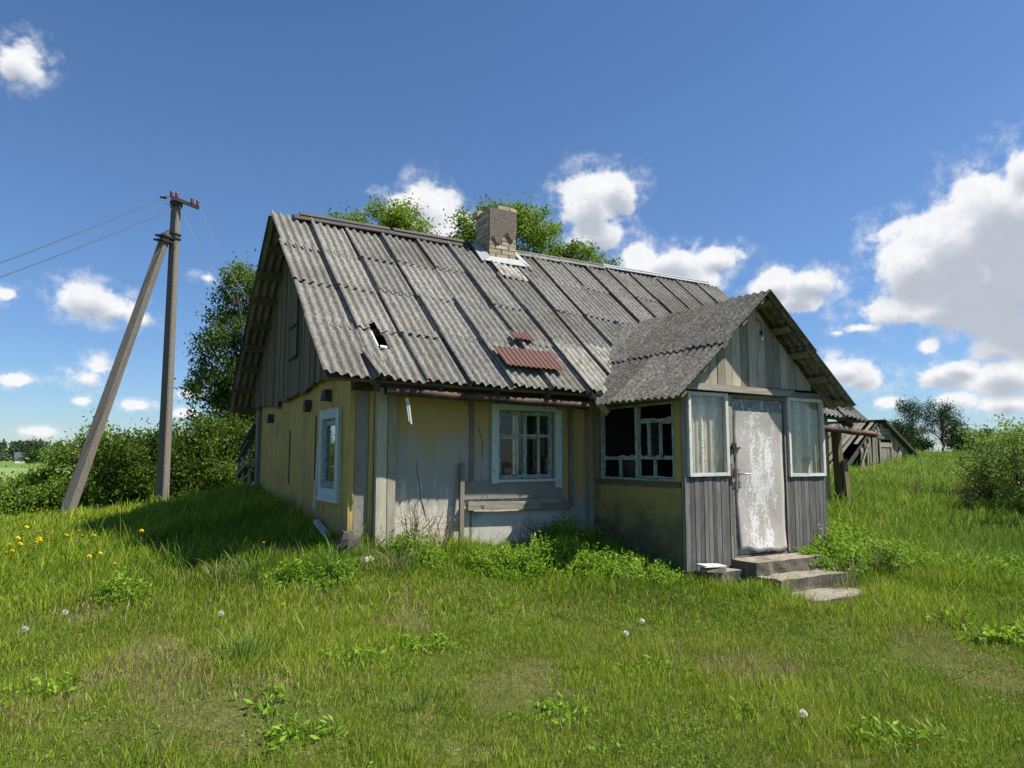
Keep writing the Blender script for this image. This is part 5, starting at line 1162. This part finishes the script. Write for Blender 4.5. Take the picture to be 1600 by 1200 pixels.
# ------------------------------------------------------------------ grass
def grass_zone(n, y0, y1, hs, wd, seg3=True, spread=.98):
    # uniform over the wedge seen (plus a margin each side)
    yy = np.sqrt(rng.random(n) * ((y1 + 1) ** 2 - (y0 + 1) ** 2) + (y0 + 1) ** 2) - 1; xx = (rng.random(n) * 2 - 1) * (spread * yy + 2.2)
    # clumping
    xx += (rng.normal(size=n)) * .0; q = fbm(xx * 5 + 3, yy * 5 + 9, 2)
    keep = rng.random(n) < .45 + 1.1 * sst(q, .3, .65)
    L = np.stack([xx, yy], 1) - HO; u = L @ HU; v = L @ HV
    inside = (u > -.02) & (u < WL + .02) & (v > -.02) & (v < WD + .02) | (u > PU0) & (u < PU1 + .02) & (v > PV - .03) & (v < 0)
    inside |= (u > 3.98) & (u < 5.22) & (v > -3.0) & (v < -1.7) | (u > 3.55) & (u < 4.1) & (v > -2.14) & (v < -1.7)
    # shed
    keep &= ~inside; xx, yy, u, v = xx[keep], yy[keep], u[keep], v[keep]; n = len(xx); z = H(xx, yy)
    d = np.hypot(xx, yy)
    big = fbm(xx * .55 + 2, yy * .55 + 7, 3); med = fbm(xx * 1.8 + 31, yy * 1.8 + 5, 3)
    near_h = np.exp(-(np.maximum(0, -v) / .9) ** 2) * ((u > -3) & (u < 9)); lush = sst(yy, 6.2, 8.3)
    left = sst(-xx, 2.5, 5) * sst(yy, 6.5, 9)
    right = sst(xx, 3.5, 6.) * sst(yy, 7.5, 9.5)
    hgt = (.040 + .035 * sst(med, .42, .68) + .06 * sst(big, .5, .72)) * (1 - .1 * lush) + lush * (.02 + .05 * sst(med, .4, .7)) + .012 * left + .055 * right + .04 * near_h
    dry = sst(fbm(xx * 1.1 + 51, yy * 1.1 + 13, 4) + .10 * sst(yy, 6.4, 4.2) - .16 * lush + .03, .645, .76)
    thin = rng.random(n) < 1 - .3 * dry
    xx, yy, z, hgt, dry, lush, med, big, right, left = [q_[thin] for q_ in (xx, yy, z, hgt, dry, lush, med, big, right, left)]; n = len(xx)
    hgt = hgt * (1 - .3 * dry) * rng.gamma(9, 1 / 9., n) * hs
    tall = rng.random(n) < .012 * (1 + 2 * lush); hgt[tall] *= 1.7
    a = rng.random(n) * 6.28; hgt *= (.82 + .18 * sst(yy, 5, 9)) * (1 - .45 * sst(-xx, 4.5, 6) * sst(yy, 9.5, 11)); wind = np.array([.10, .04]); lean = rng.uniform(.08, .62, n) * hgt; dx = np.cos(a) * lean + wind[0] * hgt; dy = np.sin(a) * lean + wind[1] * hgt
    f = rng.random(n) * 6.28; w_ = wd * rng.uniform(.6, 1.3, n) * (1 + .5 * tall); sx_ = np.cos(f) * w_ / 2; sy_ = np.sin(f) * w_ / 2
    lv = ([0, .45, .8] if seg3 else [0, .55]); V = []
    for t in lv:
        cx = xx + dx * t ** 1.8; cy = yy + dy * t ** 1.8; cz = z - .01 + hgt * t * (1 - .12 * t); ww = 1 - .35 * t
        V += [np.stack([cx - sx_ * ww, cy - sy_ * ww, cz], 1), np.stack([cx + sx_ * ww, cy + sy_ * ww, cz], 1)]
    V.append(np.stack([xx + dx, yy + dy, z + hgt * .86], 1)); k = len(V); V = np.stack(V, 1).reshape(-1, 3); i = np.arange(n)[:, None] * k
    Q = [i + [2 * s, 2 * s + 1, 2 * s + 3, 2 * s + 2] for s in range(len(lv) - 1)]; T = i + [k - 3, k - 2, k - 1]
    g0 = np.array([.10, .185, .012]); g1_ = np.array([.265, .395, .022]); g2 = np.array([.46, .54, .06]); st_ = np.array([.50, .42, .21]); gb = np.array([.16, .27, .055])
    r = np.clip(rng.normal(.45, .26, n) + (big - .5) * .9 + (med - .5) * .5, 0, 1)[:, None]; c = g0 + (g1_ - g0) * np.clip(r * 2, 0, 1) + (g2 - g1_) * np.clip(r * 2 - 1, 0, 1) * .8
    yel = ((1 - lush) * (.2 + .3 * dry))[:, None]; c = c * (1 - yel) + np.array([.38, .40, .06]) * yel
    c = c * (1 - .35 * right[:, None]) + gb * 1.3 * .35 * right[:, None]
    isdry = (rng.random(n) < .04 + .07 * (1 - lush) + .5 * dry)[:, None]; c = np.where(isdry, st_ * rng.uniform(.55, 1.1, (n, 1)), c)
    far = sst(yy, 22, 45)[:, None]; c = c * (1 - far * .5) + np.array([.20, .28, .09]) * far * .5
    return V, Q, T, np.repeat(c, k, 0)
Vs, Fs, Cs, off = [], [], [], 0
for args in ((560000, 2.0, 6.4, 1.0, .0042), (440000, 6.4, 10.5, 1.05, .0065), (220000, 10.5, 17, 1.1, .011), (130000, 17, 40, 1.1, .024, False), (50000, 40, 90, 1.3, .06, False)):
    V, Q, T, c = grass_zone(*args); Vs.append(V); Cs.append(c); Fs += [q + off for q in Q] + [T + off]; off += len(V)
npmesh('grass', np.concatenate(Vs), Fs, 'grass_blade', col=np.concatenate(Cs), label='uneven green lawn and meadow grass with dry patches all round the cottage', cat='grass', kind='stuff')
# taller arching tufts: each a thing one can point at
tufts = [(380, 1020, .30, 130, 'large upright grass tuft in the left foreground'), (285, 880, .34, 90, 'arching grass tuft at the edge of the house shadow'), (520, 885, .42, 150, 'bright arching grass clump under the shaded gable corner'), (400, 890, .34, 110, 'arching grass along the lower edge of the house shadow'), (340, 900, .32, 80, 'grass tuft with pale stalks at the notch of the shadow'),
         (150, 830, .34, 120, 'dark shaded grass tuft under the brace foot'), (1000, 880, .40, 70, 'sparse tall grass in the shade of the porch'), (930, 860, .4, 60, 'sparse tall grass under the porch side window'), (620, 880, .36, 120, 'brownish arching grass below the corner planks'), (1330, 905, .5, 70, 'long pale arching grass right of the steps'), (1380, 880, .5, 80, 'long pale grass leaning over the weeds on the right'), (1180, 925, .26, 60, 'short grass at the left side of the lower steps'), (780, 880, .25, 80, 'fine grass under the bench board'), (1550, 880, .35, 100, 'bright grass below the right-hand bushes'), (650, 1090, .16, 60, 'low grass tuft in the middle foreground'), (235, 850, .3, 90, 'leafy grass tuft left of the shadow')]
for px_, py_, ht, n, lab in tufts:
    x, y = ray_ground(px_, py_ + 6, .05); z = h1(x, y); r = np.abs(rng.normal(size=n)) * .13; a = rng.random(n) * 6.28; bx, by = r * np.cos(a) * 1.3, r * np.sin(a); bz_ = H(x + bx, y + by) - z
    hh = ht * rng.uniform(.5, 1.1, n); o2 = a + rng.normal(size=n) * .6; ln = hh * rng.uniform(.2, .9, n); f = rng.random(n) * 6.28; w_ = .0065 * rng.uniform(.7, 1.3, n); V = []
    lv = [0, .3, .6, .85]
    for t in lv:
        cx = bx + np.cos(o2) * ln * t ** 2; cy = by + np.sin(o2) * ln * t ** 2; cz = bz_ + hh * (t - .35 * t ** 3 * (ln / hh)); ww = w_ / 2 * (1 - .4 * t); V += [np.stack([cx - np.cos(f) * ww, cy - np.sin(f) * ww, cz], 1), np.stack([cx + np.cos(f) * ww, cy + np.sin(f) * ww, cz], 1)]
    V.append(np.stack([bx + np.cos(o2) * ln * 1.1, by + np.sin(o2) * ln * 1.1, bz_ + hh * (1 - .42 * (ln / hh))], 1)); k = len(V); V = np.stack(V, 1).reshape(-1, 3); i = np.arange(n)[:, None] * k
    pale = 'pale' in lab or 'brownish' in lab; c = np.where((rng.random(n) < (.55 if pale else .1))[:, None], [.36, .31, .17], np.array([.085, .18, .022]) * rng.uniform(.7, 1.6, (n, 1)))
    o = npmesh('grass_tuft', V, [i + [2 * s, 2 * s + 1, 2 * s + 3, 2 * s + 2] for s in range(3)] + [i + [k - 3, k - 2, k - 1]], 'grass_blade', col=np.repeat(c, k, 0)); o.location = (x, y, z); tag(o, lab, 'grass tuft', 'tall grass tufts')

# clover and other small broad leaves mixed into the turf
n = 90000; yy = np.sqrt(rng.random(n) * (11.5 ** 2 - 3.2 ** 2) + 3.2 ** 2) - 1; xx = (rng.random(n) * 2 - 1) * (.98 * yy + .8)
L = np.stack([xx, yy], 1) - HO; u = L @ HU; v = L @ HV
kp = (fbm(xx * 2.2 + 8, yy * 2.2 + 3, 3) > .50) & ~((u > -.1) & (v > -.1)) & ~((u > 3.3) & (u < 6) & (v > -3)); xx, yy = xx[kp], yy[kp]
P = np.stack([xx, yy, H(xx, yy) + rng.random(len(xx)) * .05], 1); V, Fc = leafgeo(P, .024, .75, .62)
npmesh('clover', V, [Fc], 'leaf_herb', tone=np.repeat(np.clip(rng.normal(.3, .2, len(xx)), 0, 1), 4), label='small clover-like leaves mixed into the turf of the front lawn', cat='ground cover', kind='stuff')
